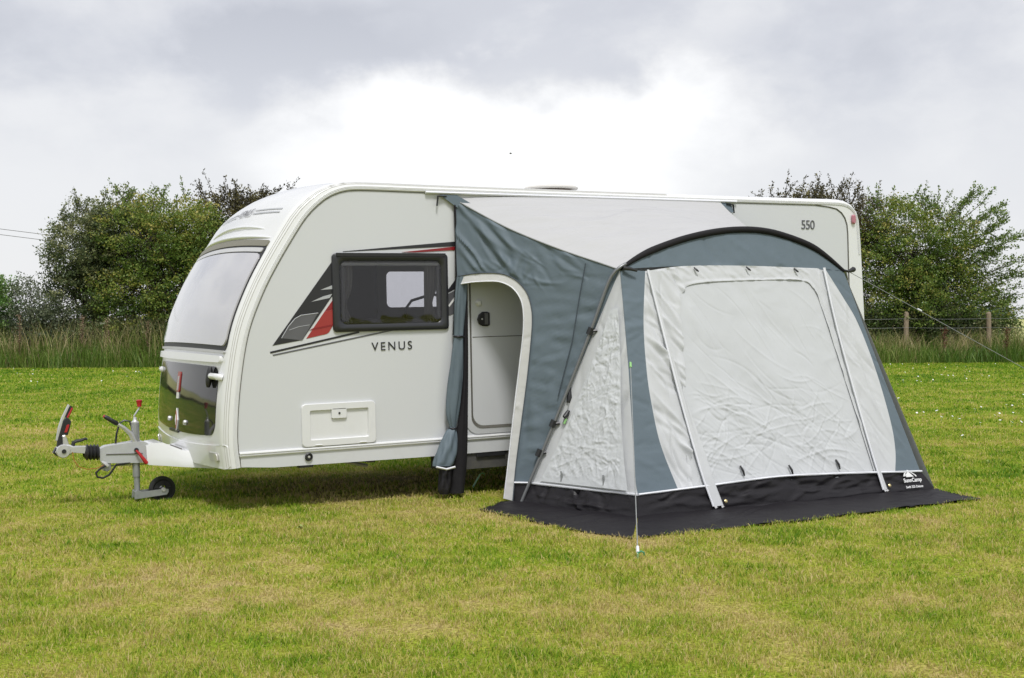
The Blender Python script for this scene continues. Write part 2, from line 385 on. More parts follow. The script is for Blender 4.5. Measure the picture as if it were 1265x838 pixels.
# lower bumper with lamp pocket
patch(arc[0]+.005, z2a(.545), .012, W-.012, .006, .02, bot_sag=0, top_sag=-.03).obj('front_bumper', M['gel'], car)
for s, yy in ((-1, .19), (1, W-.19)):
    ml = MB(); a = z2a(.45)
    n = snrm(a, yy)
    plate(rrect(-.10, .10, -.035, .035, .02), a, yy, .010, .006, 'lamp_pocket', mat('pocket_grey', (.5, .5, .48), .5), car)
    o = plate(rrect(-.030, .030, -.030, .030, .014), a, yy-s*-.05, .022, .02, 'marker_light', M['amber'], car)
# script wordmark on the brow with thin lines
a = z2a(2.335); c = surf(a, W/2); n = snrm(a, W/2); ez = np.cross(n, (0, -1, 0)); ez = ez if ez[2] > 0 else -ez
text_mesh('VENUS', .125, frame(c+n*.006-ez*.045, (0, -1, 0), ez), 'lettering', M['decgrey'], car, shear=.3, align='CENTER', spacing=1.0)
for s in (-1, 1):
    for dz in (-.02, .012):
        mb = MB(); ys = np.linspace(W/2+s*.25, W/2+s*.86, 8)
        aa = a+dz
        mb.grid([[surf(aa-.006, y, .004) for y in ys], [surf(aa+.006, y, .004) for y in ys]]); mb.obj('pinstripe', M['decsilver'], car)
# --- side rails (ridged) and sides
k0 = int(np.searchsorted(arc, .0)); sec = [(0, 0), (.002, -.007), (.006, -.0085), (.009, -.004), (.012, -.009), (.016, -.009), (.019, -.004), (.022, -.009), (.026, -.009), (.029, -.003), (.034, -.002)]
def rail(yf, sg, nm):
    rows = []
    for i in list(range(0, len(PO)-26, 2)):
        rows.append([(PO[i, 0]-NRM[i, 0]*o, yf+sg*(-y), PO[i, 1]-NRM[i, 1]*o) for o, y in sec])
    o = MB().grid(rows).obj(nm, M['trim'], car, auto=50)
    MB().tube([(PS[i, 0]-NRM[i, 0]*.002, yf-sg*-.0-sg*.000, PS[i, 1]-NRM[i, 1]*.002) for i in range(0, len(PS)-60, 4)], .0045, 6).obj('seam', M['seam'], o)
rail(0, 1, 'awning_rail') if False else None
def side(yf, sg, hole, doorhole=None):
    ym = lambda d: yf+sg*d                                   # d>0 goes into the caravan
    rows = []
    for i in range(0, 352, 2):
        rows.append([(PO[i, 0]-NRM[i, 0]*o, ym(y), PO[i, 1]-NRM[i, 1]*o) for o, y in sec])
    rl = MB().grid(rows).obj('awning_rail', M['trim'], car, auto=50)
    MB().tube([(PS[i, 0]-NRM[i, 0]*.003, ym(.001), PS[i, 1]-NRM[i, 1]*.003) for i in range(0, 350, 3)], .0042, 6).obj('seam', M['seam'], rl)
    for yy, rr in ((.008, .003), (.018, .0028), (.029, .0026)):
        yq = yy if sg > 0 else W-yy
        MB().tube([surf(arc[i], yq) for i in range(0, 240, 4)], rr, 5).obj('rail_groove', M['groove'], rl)
    ins = [tuple(PS[i]-NRM[i]*.001) for i in range(0, 420) if PS[i, 1] > .462 and PS[i, 0] < 5.98]
    low = (float(np.interp(.462, PS[:60, 1], PS[:60, 0])), .462)
    rear = [(6.08, 2.527), (6.18, 2.510), (6.25, 2.470), (6.295, 2.417), (6.322, 2.350), (6.332, 2.26), (6.340, 1.757), (6.352, 1.385), (6.372, .462)]
    outer = [low]+ins+rear
    fp = flat_holes(outer, [hole], ym(.004)).obj('side_panel', M['panel'], car)
    # rear corner moulding and its seam
    ro = [tuple(PO[i]) for i in range(0, 420) if PO[i, 0] > 5.98 and PO[i, 1] > .40]
    s0 = [(5.98, 2.537)]+[(p[0]+.008, p[1]+.006) for p in rear]
    poly = s0+ro[::-1]
    flat_holes(poly, [], ym(-.003)).obj('rear_moulding', M['gel'], car)
    MB().tube([(p[0]+.004, ym(.003), p[1]+.003) for p in [(5.9, 2.542)]+rear], .008, 6).obj('seam', M['seam'], rl)
    # bottom rail and skirt
    MB().add(*[(lambda v, f: (v, f))([(x, ym(d), z) for x in (-.03, 6.52) for d, z in ((.004, .480), (-.012, .476), (-.016, .466), (-.006, .462), (-.006, .455), (-.013, .452), (-.010, .444), (.004, .440))], [(i, i+1, i+9, i+8) for i in range(7)])][0], False).obj('bottom_rail', M['trim'], car, auto=50)
    sk = [(-.015, .362), (.25, .340), (1.55, .328), (6.50, .328), (6.52, .445), (-.02, .445)]
    MB().prism(sk, ym(.002), ym(.022)).obj('skirt', M['skirt'], car)
    return fp
win = rrect(.812, 1.757, 1.445, 1.985, .05)
fwin = rrect(2.17, 2.80, 1.60, 1.965, .05)
side(0, 1, win); side(W, -1, fwin)
# floor pan, chassis, axle, wheels
MB().box(.05, 6.48, .03, W-.03, .37, .43).obj('floor_pan', M['under'], car)
ch = MB()
for yy in (.62, W-.62): ch.box(.9, 6.2, yy-.03, yy+.03, .27, .37)
for xx in (1.2, 3.3, 5.4): ch.box(xx-.03, xx+.03, .3, W-.3, .28, .37)
ch.box(1.75, 2.75, .02, .30, .19, .325); ch.obj('chassis', mat('chassis_grey', (.10, .098, .095), .6, metal=.3, dirt=.3), car)
MB().box(2.05, 2.33, .0, .02, .290, .318, .004).obj('step_slot', M['black_rub'], car)
for yy, s in ((.20, -1), (W-.20, 1)):
    w = MB().lathe([(.20, -.09), (.27, -.09), (.315, -.07), (.325, -.03), (.325, .03), (.315, .07), (.27, .09), (.20, .09)], (3.6, yy, .245), (0, s, 0), 32).obj('wheel', M['rubber'], car)
    MB().lathe([(0, .05), (.06, .055), (.07, .03), (.15, .03), (.18, .06), (.205, .085), (.205, -.06)], (3.6, yy, .245), (0, s, 0), 24).obj('rim', M['silver'], w)
for xx in (.75, 5.7):
    for yy in (.33, W-.33):
        MB().tube([(xx, yy, .36), (xx+.42, yy, .25)], .018, 6).obj('corner_steady', M['steel'], car)
# socket and bracket on the skirt
so = MB().lathe([(.030, .0), (.033, .012), (.026, .018), (.022, .010), (0, .010)], (.535, .0, .404), (0, -1, 0), 20).obj('socket', M['plastic'], car)
MB().lathe([(.010, .012), (.010, .017), (0, .018)], (.535, .0, .404), (0, -1, 0), 12).obj('pin', M['silver'], so)
MB().box(.46, .58, .01, .08, .318, .336, .004).obj('bracket', M['plastic'], car)
# --- side window
def ringwin(out, inn, y_out, y_in, nm, m, yb=.02):
    mb = MB(); n = len(out)
    mb.grid([[(p[0], yb, p[1]) for p in out], [(p[0], y_out, p[1]) for p in out], [(p[0]+(q[0]-p[0])*.25, y_out-.012, p[1]+(q[1]-p[1])*.25) for p, q in zip(out, inn)],
             [(p[0]+(q[0]-p[0])*.8, y_in-.006, p[1]+(q[1]-p[1])*.8) for p, q in zip(out, inn)], [(p[0], y_in+.012, p[1]) for p in inn]], True)
    return mb.obj(nm, m, car, auto=60)
wo = rrect(.768, 1.803, 1.398, 2.036, .035); wi = rrect(.838, 1.735, 1.462, 1.972, .055)
sw = ringwin(wo, wi, -.012, -.018, 'side_window', M['wframe'])
MB().prism(rrect(.80, 1.775, 1.43, 2.0, .06), -.012, -.006).obj('pane', M['pane'], sw)
MB().box(.80, 1.775, -.036, -.014, 2.012, 2.040, .005).obj('hinge_rail', M['black_rub'], sw)
for p in (rrect(.845, 1.728, 1.938, 1.962, .01), ):
    MB().prism(p, -.004, .004).obj('blind_roll_highlight', mat('pale_highlight_strip', (.55, .55, .56), .4), sw)  # whitish strip: highlight along the frame top put into its colour
for x in (.862, 1.712):
    MB().box(x-.012, x+.012, -.004, .012, 1.50, 1.93).obj('stay', mat('stay_grey', (.16, .16, .17), .4), sw)
text_mesh('16 S', .045, frame((1.60, -.0145, 1.535), (1, 0, 0), (0, 0, 1)), 'lettering', M['decsilver'], sw) if False else None
# far side window
fo = rrect(2.10, 2.87, 1.53, 2.03, .04)
mb = MB(); mb.grid([[(p[0], W-.02, p[1]) for p in fo], [(p[0], W+.015, p[1]) for p in fo], [(p[0], W+.012, p[1]) for p in fwin], [(p[0], W-.02, p[1]) for p in fwin]], True)
fwo = mb.obj('far_window', M['wframe'], car)
MB().prism(rrect(2.15, 2.82, 1.58, 1.985, .05), W+.002, W+.007).obj('pane', glass('clear_acrylic', (.95, .95, .96)), fwo)
# interior: lining boards, cupboards, seat, table edge, curtains
il = MB()
il.add([(.15, .03, .45), (6.4, .03, .45), (6.4, W-.03, .45), (.15, W-.03, .45)], [(0, 1, 2, 3)], False)
il.obj('interior_floor', M['brown'], car)
flat_holes([(.25, .45), (6.3, .45), (6.3, 2.48), (.9, 2.48), (.45, 2.1), (.25, 1.6)], [fwin], W-.03).obj('interior_lining', M['lining'], car)
MB().box(1.30, 1.72, 1.35, 2.15, .47, 2.42, .01).obj('interior_cabinet', mat('dark_wardrobe', (.07, .055, .035), .45), car)
MB().box(1.0, 1.30, 1.50, 2.15, .47, 2.42, .01).obj('interior_cabinet', mat('olive_wardrobe', (.30, .27, .19), .5), car)
MB().box(1.98, 3.3, 1.55, 2.15, .47, 1.45, .015).obj('interior_cabinet', mat('worktop_unit', (.45, .44, .42), .4), car)
MB().box(1.75, 3.2, 1.85, 2.17, 2.12, 2.42, .01).obj('interior_cabinet', mat('overhead_locker', (.055, .045, .035), .45), car)
MB().box(.30, 1.75, .08, .70, .47, .95, .03).obj('interior_seat', M['cushion'], car)
MB().box(.30, 1.75, .06, .16, .95, 1.50, .03).obj('interior_seat', M['cushion'], car)
MB().box(3.3, 3.34, .06, W-.06, .47, 2.45).obj('interior_lining', M['brown'], car)
MB().tube([(2.12, 1.62, 1.45), (2.12, 1.62, 1.58), (2.16, 1.56, 1.66), (2.36, 1.50, 1.72), (2.42, 1.49, 1.70)], .014, 8).obj('tap', M['plastic'], car)
def drape(x0, x1, y, z0, z1, wtop, nm, folds=5, lean=0):
    rows = []
    for j in range(16):
        t = j/15; z = z1+(z0-z1)*t; sq = 1-.45*math.exp(-((t-.68)/.18)**2)
        rows.append([(x0+(x1-x0)*(lean*(1-sq)+(sq*(u)+(0 if lean == 0 else (1-sq)*(1 if lean > 0 else 0)))), y+.022*math.sin(u*folds*2*PI+t), z) for u in np.linspace(0, 1, 36)])
    return MB().grid(rows).obj(nm, M['curtain'], car)
drape(.845, .97, .07, 1.44, 1.99, .1, 'curtain', 4); drape(1.62, 1.74, .07, 1.44, 1.99, .1, 'curtain', 4)
drape(2.72, 2.84, W-.08, 1.56, 1.99, .1, 'curtain', 3)
# --- decals on the side
def decal(poly, nm, m, y=-.0005, parent=None):
    MB().add([(p[0], y, p[1]) for p in poly]+[(p[0], .006, p[1]) for p in poly], [list(range(len(poly)))]+[(i, (i+1) % len(poly), len(poly)+(i+1) % len(poly), len(poly)+i) for i in range(len(poly))], False).obj(nm, m, car)
decal([(.26, 1.305), (.768, 1.965), (.768, 1.692), (.508, 1.343)], 'stripe_decal', M['decblack'], .001)
g = [(.335, 1.362), (.395, 1.455), (.45, 1.515), (.50, 1.540), (.64, 1.553), (.508, 1.343), (.50, 1.341)]
decal(g, 'stripe_decal', M['decgrey'], -.001)
MB().tube([(.335, -.001, 1.362), (.395, -.001, 1.455), (.45, -.001, 1.515), (.50, -.001, 1.540), (.645, -.001, 1.556)], .0035, 4).obj('pinstripe', M['decsilver'], car)
MB().tube([(.40, -.001, 1.425), (.48, -.001, 1.45), (.57, -.001, 1.462)], .002, 4).obj('pinstripe', M['decsilver'], car)
decal([(.669, 1.742), (.768, 1.778), (.768, 1.748)], 'stripe_decal', M['decsilver'], -.001)
decal([(.588, 1.647), (.69, 1.690), (.768, 1.709), (.744, 1.676)], 'stripe_decal', M['decsilver'], -.001)
decal([(.541, 1.353), (.700, 1.567), (.768, 1.580), (.768, 1.455), (.735, 1.400), (.713, 1.386)], 'stripe_decal', M['decred'], .001)
decal([(.701, 1.568), (.768, 1.655), (.768, 1.581)], 'stripe_decal', M['decdred'], .001)
decal([(.570, 1.420), (.60, 1.436), (.768, 1.464), (.768, 1.452), (.66, 1.432)], 'stripe_decal', M['decdred'], -.0012)
decal([(.238, 1.258), (.995, 1.402), (.995, 1.386), (.243, 1.243)], 'stripe_decal', M['decblack'], .001)
decal([(.258, 1.234), (1.22, 1.397), (1.29, 1.397), (.266, 1.224)], 'stripe_decal', M['decgrey'], .001)
decal([(.869, 2.054), (1.93, 2.146), (1.93, 2.104), (.869, 2.050)], 'stripe_decal', M['decblack'], .001)
decal([(1.39, 2.050), (1.93, 2.104), (1.93, 2.072), (1.495, 2.047)], 'stripe_decal', M['decdred'], -.001)
decal([(1.803, 1.728), (1.93, 1.88), (1.93, 1.77), (1.803, 1.704)], 'stripe_decal', M['decblack'], .001)
decal([(1.803, 1.695), (1.93, 1.755), (1.93, 1.56), (1.83, 1.518), (1.803, 1.514)], 'stripe_decal', M['decgrey'], .001)
decal([(1.806, 1.60), (1.93, 1.745), (1.93, 1.720), (1.815, 1.586)], 'stripe_decal', M['decwhite'], -.001)
text_mesh('VENUS', .098, frame((1.100, -.0005, 1.238), (1, 0, .01), (-.01, 0, 1)), 'lettering', M['decblack'], car, spacing=1.34, extrude=.002)
text_mesh('550', .128, frame((5.715, -.0005, 2.302), (1, 0, 0), (0, 0, 1)), 'lettering', M['decgrey'], car, spacing=.92, extrude=.002)
# --- service hatch (side locker)
lo = rrect(.482, 1.118, .484, .827, .035)
lkr = MB(); lkr.grid([[(p[0], .004, p[1]) for p in lo], [(p[0], -.012, p[1]) for p in lo], [(p[0]*.985+.8*.015, -.016, p[1]*.985+.655*.015) for p in lo]], True)
inn = rrect(.55, 1.055, .535, .775, .012)
hatch = ring_between([(p[0]*.985+.8*.015, p[1]*.985+.655*.015) for p in lo], -.016, inn, -.016)
hatch.grid([[(p[0], -.016, p[1]) for p in inn], [(p[0]*.97+.8*.03, .002, p[1]*.955+.655*.045) for p in inn]], True)
ii = [(p[0]*.97+.8*.03, p[1]*.955+.655*.045) for p in inn]
hatch.add([(p[0], .002, p[1]) for p in ii], [list(range(len(ii)))], False); hatch.v += []
k = len(lkr.v); hatch.add(lkr.v, lkr.f)
hd = hatch.obj('locker_door', M['trim'], car)
MB().prism(rrect(.735, .865, .700, .782, .012), -.016, -.001, .003).obj('lock_plate', M['trim'], hd)
MB().lathe([(.009, .016), (.009, .021), (0, .021)], (.80, 0, .742), (0, -1, 0), 10).obj('lock', M['plastic'], hd)
for x in (.62, 1.0): MB().tube([(x-.03, -.016, .495), (x+.03, -.016, .495)], .006, 6).obj('hinge', M['trim'], hd)
# --- entrance door
dx0, dx1, dz0, dz1 = 2.005, 2.66, .545, 2.33
door = MB().prism(rrect(dx0+.012, dx1-.012, dz0+.012, dz1-.012, .10), .006, -.008, .003).obj('entrance_door', mat('door_skin', (.60, .612, .63), .35, var=.02), car)
ring_between(rrect(dx0-.055, dx1+.055, dz0-.055, dz1+.04, .12), -.003, rrect(dx0, dx1, dz0, dz1, .10), -.010).obj('door_frame', M['panel'], car)
ring_between(rrect(dx0-.006, dx1+.006, dz0-.006, dz1+.006, .105), -.0125, rrect(dx0+.012, dx1-.012, dz0+.012, dz1-.012, .095), -.006).obj('door_seal', M['seam'], door)
MB().tube([(dx0+.02, -.009, 1.325), (dx1-.02, -.009, 1.325)], .003, 5).obj('door_split', M['seam'], door)
hp = [(2.07, 1.475), (2.085, 1.515), (2.12, 1.54), (2.165, 1.540), (2.19, 1.53), (2.19, 1.425), (2.165, 1.415), (2.12, 1.418), (2.085, 1.435)]
dh = MB().prism(hp[::-1], -.006, -.026, .006).obj('door_handle', M['plastic'], door)
MB().box(2.135, 2.17, -.034, -.024, 1.43, 1.53, .004).obj('lever', mat('lever_grey', (.12, .12, .125), .35), dh)
MB().lathe([(.008, .026), (.008, .029), (0, .030)], (2.112, 0, 1.478), (0, -1, 0), 10).obj('lock', M['silver'], dh)
MB().lathe([(.030, .006), (.030, .018), (.018, .03), (.012, .03), (0, .034)], (2.088, 0, 1.615), (0, -1, 0), 16).obj('knob', M['trim'], door)
# --- roof vent, rear marker lamp
rv = MB().lathe([(.0, .075), (.12, .072), (.245, .058), (.27, .042), (.262, .03), (.17, .028), (.15, .02), (.14, 0), (.14, -.03)], (3.36, .9, 2.675), (0, 0, 1), 32).obj('roof_vent', mat('roof_vent_plastic', (.62, .60, .56), .5), car)
MB().lathe([(.205, .0), (.215, .012), (.205, .022), (.15, .022)], (3.36, .9, 2.675), (0, 0, 1), 24).obj('vent_collar', mat('vent_collar', (.30, .24, .20), .6), rv)
MB().prism(rrect(6.375, 6.425, 2.36, 2.455, .022), -.003, -.03, .008).obj('marker_light', M['redlamp'], car)
# --- drawbar, hitch and jockey wheel
yc = W/2
afr = []
def taper(x, hw, z0, z1): return [(x, yc-hw, z0), (x, yc+hw, z0), (x, yc+hw, z1*.4+z0*.6), (x, yc+hw*.85, z1), (x, yc-hw*.85, z1), (x, yc-hw, z1*.4+z0*.6)]
mb = MB(); sect = [taper(-.525, .13, .325, .475), taper(-.49, .15, .318, .500), taper(-.40, .23, .314, .502), taper(-.27, .34, .305, .440), taper(-.10, .50, .298, .425), taper(.15, .66, .30, .42)]
mb.grid(sect, True); mb.add(sect[0], [(0, 1, 2, 3, 4, 5)], False); mb.obj('drawbar_cover', M['gel'], car, auto=40)
plate(rrect(-.2, .2, -.008, .008, .004), z2a(.46), W/2, .03, .006, 'cover_seam', M['seam'], car)
db = MB()
def bar(x, hw, z0, z1): return [(x, yc-hw, z0), (x, yc+hw, z0), (x, yc+hw, z1), (x, yc-hw, z1)]
s2 = [bar(-.885, .042, .375, .470), bar(-.84, .058, .352, .492), bar(-.70, .064, .343, .505), bar(-.60, .072, .338, .515), bar(-.53, .085, .336, .510), bar(-.46, .12, .336, .47)]
db.grid(s2, True); db.add(s2[0], [(0, 1, 2, 3)], False); d0 = db.obj('drawbar', M['hitchgrey'], car, auto=20)
for yy in (yc-.0735,): MB().tube([(-.84, yc-.0605, .425), (-.70, yc-.067, .42), (-.55, yc-.083, .415)], .005, 5).obj('seam', M['seam'], d0)
MB().prism([(-.86, .350), (-.80, .350), (-.80, .30), (-.83, .28), (-.86, .29)], yc-.05, yc+.05, .004).obj('lug', M['steel'], d0)
MB().lathe([(.032 + (.020 if i % 2 else 0), -.012*i) for i in range(12)], (-.862, yc, .435), (1, 0, 0), 20)
bl = MB().lathe([(.036, 0)]+[(.052 if i % 2 else .068, .014*i) for i in range(1, 9)]+[(.04, .125)], (-1.008, yc, .448), (1, 0, -.06), 24).obj('bellows', M['black_rub'], car)
cp = MB().prism([(-1.235, .468), (-1.21, .440), (-1.17, .428), (-1.12, .437), (-1.10, .452), (-.99, .440), (-.99, .500), (-1.09, .507), (-1.13, .525), (-1.19, .525)], yc-.04, yc+.04, .008).obj('coupling_head', M['silver'], car)
MB().lathe([(.0, .052), (.05, .050), (.056, .04), (.056, -.04), (.05, -.05), (0, -.052)], (-1.172, yc, .472), (0, -1, 0), 24).obj('friction_pad', M['silver'], cp)
MB().lathe([(.018, .052), (.018, .058), (0, .058)], (-1.168, yc, .472), (0, -1, 0), 12).obj('pad_bolt', M['plastic'], cp)
MB().prism([(-1.25, .462), (-1.215, .43), (-1.205, .475), (-1.225, .505)], yc-.03, yc+.03, .004).obj('nose_guard', M['plastic'], cp)
MB().tube([(-1.09, yc, .505), (-1.085, yc, .535), (-1.06, yc, .545), (-1.02, yc, .550), (-.99, yc, .560), (-.975, yc, .552)], [.016, .016, .014, .013, .011, .008], 8).obj('release_lever', M['plastic'], cp)
st = MB().prism([(-1.215, .510), (-1.20, .50), (-1.165, .505), (-1.150, .555), (-1.155, .60), (-1.13, .60), (-1.112, .66), (-1.10, .71), (-1.118, .735), (-1.135, .745), (-1.165, .715), (-1.19, .65), (-1.21, .58)], yc-.028, yc+.028, .007).obj('stabiliser_handle', M['plastic'], car)
MB().prism([(-1.172, .502), (-1.128, .50), (-1.125, .525), (-1.138, .575), (-1.155, .605), (-1.175, .60)], yc-.033, yc+.033, .006).obj('handle_neck', M['silver'], st)
MB().prism([(-1.222, .56), (-1.212, .56), (-1.165, .72), (-1.110, .84), (-1.118, .85), (-1.172, .745), (-1.2, .67)], yc-.024, yc+.024, .003).obj('handle_face', M['silver'], st)
MB().tube([(-1.140, yc, .745), (-1.095, yc, .835)], .0165, 10).obj('grip', M['plastic'], st)
MB().tube([(-1.128, yc-.012, .742), (-1.088, yc-.012, .820)], .009, 6).obj('grip_inlay', M['red'], st)
MB().prism([(-1.158, .625), (-1.138, .625), (-1.118, .680), (-1.124, .69), (-1.140, .68)], yc-.033, yc-.026).obj('badge', M['red'], st)
hb = MB().tube([(-.60, yc-.05, .50), (-.635, yc-.05, .58), (-.69, yc-.05, .635), (-.745, yc-.05, .672)], [.022, .02, .016, .013], 8).obj('handbrake_lever', M['silver'], car)
MB().tube([(-.735, yc-.05, .666), (-.75, yc-.05, .676), (-.835, yc-.05, .733), (-.845, yc-.05, .738)], [.012, .02, .018, .012], 10).obj('grip', M['plastic'], hb)
MB().tube([(-.838, yc-.05, .734), (-.852, yc-.05, .743)], .012, 8).obj('button', M['red'], hb)
MB().tube([(-.745, yc+.03, .50), (-.735, yc+.03, .58), (-.71, yc+.03, .665), (-.67, yc+.03, .690), (-.625, yc+.02, .68), (-.615, yc, .62), (-.61, yc, .50)], .0085, 6).obj('brake_cable', M['plastic'], car)
jw = MB().tube([(-.594, yc-.03, .50), (-.594, yc-.03, .665)], .034, 14).obj('jockey_wheel', M['steel'], car)
MB().lathe([(.030, 0), (.034, .01), (.022, .02), (.016, .03), (.012, .05), (0, .055)], (-.594, yc-.03, .665), (0, 0, 1), 14).obj('cap', M['silver'], jw)
MB().tube([(-.594, yc-.03, .36), (-.594, yc-.03, .22)], .031, 14).obj('outer_tube', M['steel'], jw)
MB().tube([(-.592, yc-.03, .22), (-.590, yc-.03, .05)], .025, 12).obj('inner_tube', M['steel'], jw)
for dy in (-.055, .055):
    MB().prism([(-.625, .038), (-.36, .055), (-.345, .075), (-.345, .10), (-.37, .105), (-.56, .095), (-.60, .11), (-.62, .10)], yc-.03+dy-.004, yc-.03+dy+.004).obj('fork', M['steel'], jw)
MB().box(-.62, -.57, yc-.085, yc+.025, .05, .10, .004).obj('fork_bridge', M['steel'], jw)
wh = MB().lathe([(.035, .038), (.07, .034), (.075, .028), (.088, .042), (.103, .04), (.108, .02), (.108, -.02), (.103, -.04), (.088, -.042), (.075, -.028), (.07, -.034), (.035, -.038)], (-.385, yc-.03, .098), (0, -1, 0), 32).obj('wheel', M['rubber'], jw)
MB().lathe([(0, .066), (.016, .066), (.02, .06), (.02, -.06), (.016, -.066), (0, -.066)], (-.385, yc-.03, .098), (0, -1, 0), 12).obj('axle', M['silver'], wh)
for kq in range(5):
    aq = kq*2*PI/5+.3; MB().tube([(-.385+.02*math.cos(aq), yc-.068, .098+.02*math.sin(aq)), (-.385+.068*math.cos(aq), yc-.066, .098+.068*math.sin(aq))], .008, 5).obj('spoke', M['plastic'], wh)
MB().tube([(-.594, yc-.03, .705), (-.602, yc-.03, .725), (-.575, yc-.03, .765), (-.556, yc-.03, .79), (-.556, yc-.03, .81)], .007, 6).obj('winding_crank', M['silver'], jw)
MB().lathe([(.010, 0), (.020, .005), (.018, .02), (.024, .045), (.026, .055), (.018, .06), (0, .06)], (-.556, yc-.03, .80), (0, 0, 1), 12).obj('knob', M['red'], jw)
MB().tube([(-.605, yc-.10, .445), (-.585, yc-.115, .420), (-.535, yc-.125, .345), (-.525, yc-.125, .335)], [.008, .012, .018, .016], 8).obj('clamp_handle', M['red'], car)
MB().lathe([(.018, 0), (.018, .02), (0, .02)], (-.60, yc-.075, .447), (0, -1, 0), 10).obj('clamp_bolt', M['plastic'], car)
MB().tube([(-1.10, yc-.04, .46), (-1.095, yc-.05, .40), (-1.06, yc-.05, .34), (-.99, yc-.05, .312), (-.92, yc-.05, .315), (-.86, yc-.05, .335)], .004, 5).obj('breakaway_cable', mat('rust_orange_cable', (.34, .14, .03), .6), car)
MB().tube([(-.84, yc-.06, .335), (-.89, yc-.06, .31), (-.925, yc-.06, .28), (-.915, yc-.06, .245), (-.87, yc-.06, .232), (-.82, yc-.06, .255), (-.785, yc-.06, .30), (-.76, yc-.06, .335), (-.68, yc-.06, .34), (-.60, yc-.06, .345)], .009, 7).obj('electric_cable', M['plastic'], car)
MB().tube([(-.87, yc-.03, .37), (-.845, yc-.055, .345), (-.825, yc-.055, .325)], .016, 8).obj('plug', M['silver'], car)
MB().tube([(-.80, yc-.02, .322), (-.45, yc-.02, .318)], .005, 5).obj('brake_rod', M['steel'], car)

# ================================================================== AWNING
AO = (4.1, -.9, 0)
aw = empty('awning', AO); tag(aw, 'slate and pale grey porch awning pitched against the caravan side, black ground valance', 'awning')
def A(mb, name, m, parent=aw, auto=60):
    return mb.obj(name, m, parent, AO, auto)
FN = np.array([0, -1, .347]); FN /= np.linalg.norm(FN)          # outward normal of the front wall
def fy(z): return -1.72+.347*z
def fp(x, z, off=0): return np.array([x, fy(z), z])+FN*off
arch = [(2.828, 1.914), (2.956, 1.984), (3.135, 2.062), (3.359, 2.136), (3.584, 2.198), (3.874, 2.256), (4.174, 2.287), (4.443, 2.281), (4.68, 2.237), (4.921, 2.162), (5.083, 2.07), (5.254, 1.939)]
archP = resample([fp(*p) for p in arch], 60, True)
SL = [(3.073, 1.905), (2.953, 1.472), (2.893, 1.10), (2.876, .833), (2.886, .521), (2.967, .173)]
SR = [(5.038, 1.958), (5.170, 1.70), (5.272, 1.462), (5.345, 1.05), (5.368, .606), (5.340, .36), (5.275, .177)]
EL_ = [(2.828, 1.914), (2.72, 1.10), (2.60, .35), (2.585, .165)]
ER_ = [(5.254, 1.939), (5.36, 1.30), (5.47, .70), (5.57, .165)]
def fpl(L, off=0): return [fp(p[0], p[1], off) for p in L]
# header
hl = [(2.828, 1.914), (3.025, 1.930), (3.50, 1.955), (4.129, 1.968), (4.70, 1.962), (5.137, 1.94), (5.254, 1.939)]
P = ruled(fpl(hl), archP, 24, 90, True)
XZ = np.stack([P[..., 0], P[..., 2]], -1)
P = push(P, FN, creases(XZ, 30, (2.9, 5.2, 1.9, 2.2), (1.7, 2.4), (.003, .008), (.012, .03), (.08, .25), 3))
A(MB().grid(P), 'header_panel', M['bluestripe'])
# stripes
for L_, R_, nm, sd in ((EL_, SL, 'corner_stripe', 4), (SR, ER_, 'corner_stripe', 5)):
    P = ruled(fpl(L_), fpl(R_), 16, 110, True); XZ = np.stack([P[..., 0], P[..., 2]], -1)
    x0, x1 = XZ[..., 0].min(), XZ[..., 0].max()
    P = push(P, FN, creases(XZ, 60, (x0, x1, .1, 1.9), (-.5, .4) if sd == 4 else (-1.2, -.7), (.002, .006), (.01, .025), (.06, .2), sd))
    A(MB().grid(P), nm, M['bluestripe'])
# main front: ring round the blind
def q_side(pts, n): return resample(pts, n, True)
n1 = 170
WB = [(3.105, .172), (3.335, 1.55), (3.385, 1.71), (3.53, 1.80), (4.72, 1.845), (4.85, 1.77), (4.885, 1.62), (5.03, .172)]
outer = np.vstack([q_side(fpl(SL[::-1]), n1), q_side(fpl([(3.073, 1.905), (3.5, 1.955), (4.129, 1.968), (4.70, 1.962), (5.038, 1.958)]), n1)[1:], q_side(fpl(SR), n1)[1:]])
inner = np.vstack([resample(fpl([WB[0], (3.24, .95), WB[1], WB[2]]), n1, True), resample(fpl([WB[2], WB[3], (4.1, 1.838), WB[4], WB[5]]), n1, True)[1:], resample(fpl([WB[5], WB[6], (4.955, .95), WB[7]]), n1, True)[1:]])
u = np.linspace(0, 1, 44)[None, :, None]; P = outer[:, None]*(1-u)+inner[:, None]*u
XZ = np.stack([P[..., 0], P[..., 2]], -1)
h = creases(XZ, 80, (2.9, 3.5, .3, 1.9), (1.9, 2.5), (.006, .016), (.012, .03), (.12, .40), 11)+creases(XZ, 60, (4.7, 5.35, .3, 1.9), (1.7, 2.2), (.004, .010), (.010, .025), (.1, .35), 12)+creases(XZ, 40, (3.2, 5.0, 1.80, 1.97), (1.9, 2.7), (.003, .007), (.012, .03), (.05, .14), 13)
h += .007*np.exp(-((u[..., 0]-.97)/.10)**2)
uu = np.linspace(0, 1, 44); P = P+FN[None, None]*(h*np.minimum(1, 10*uu)[None, :])[..., None]
A(MB().grid(P), 'front_panel', M['grey'])
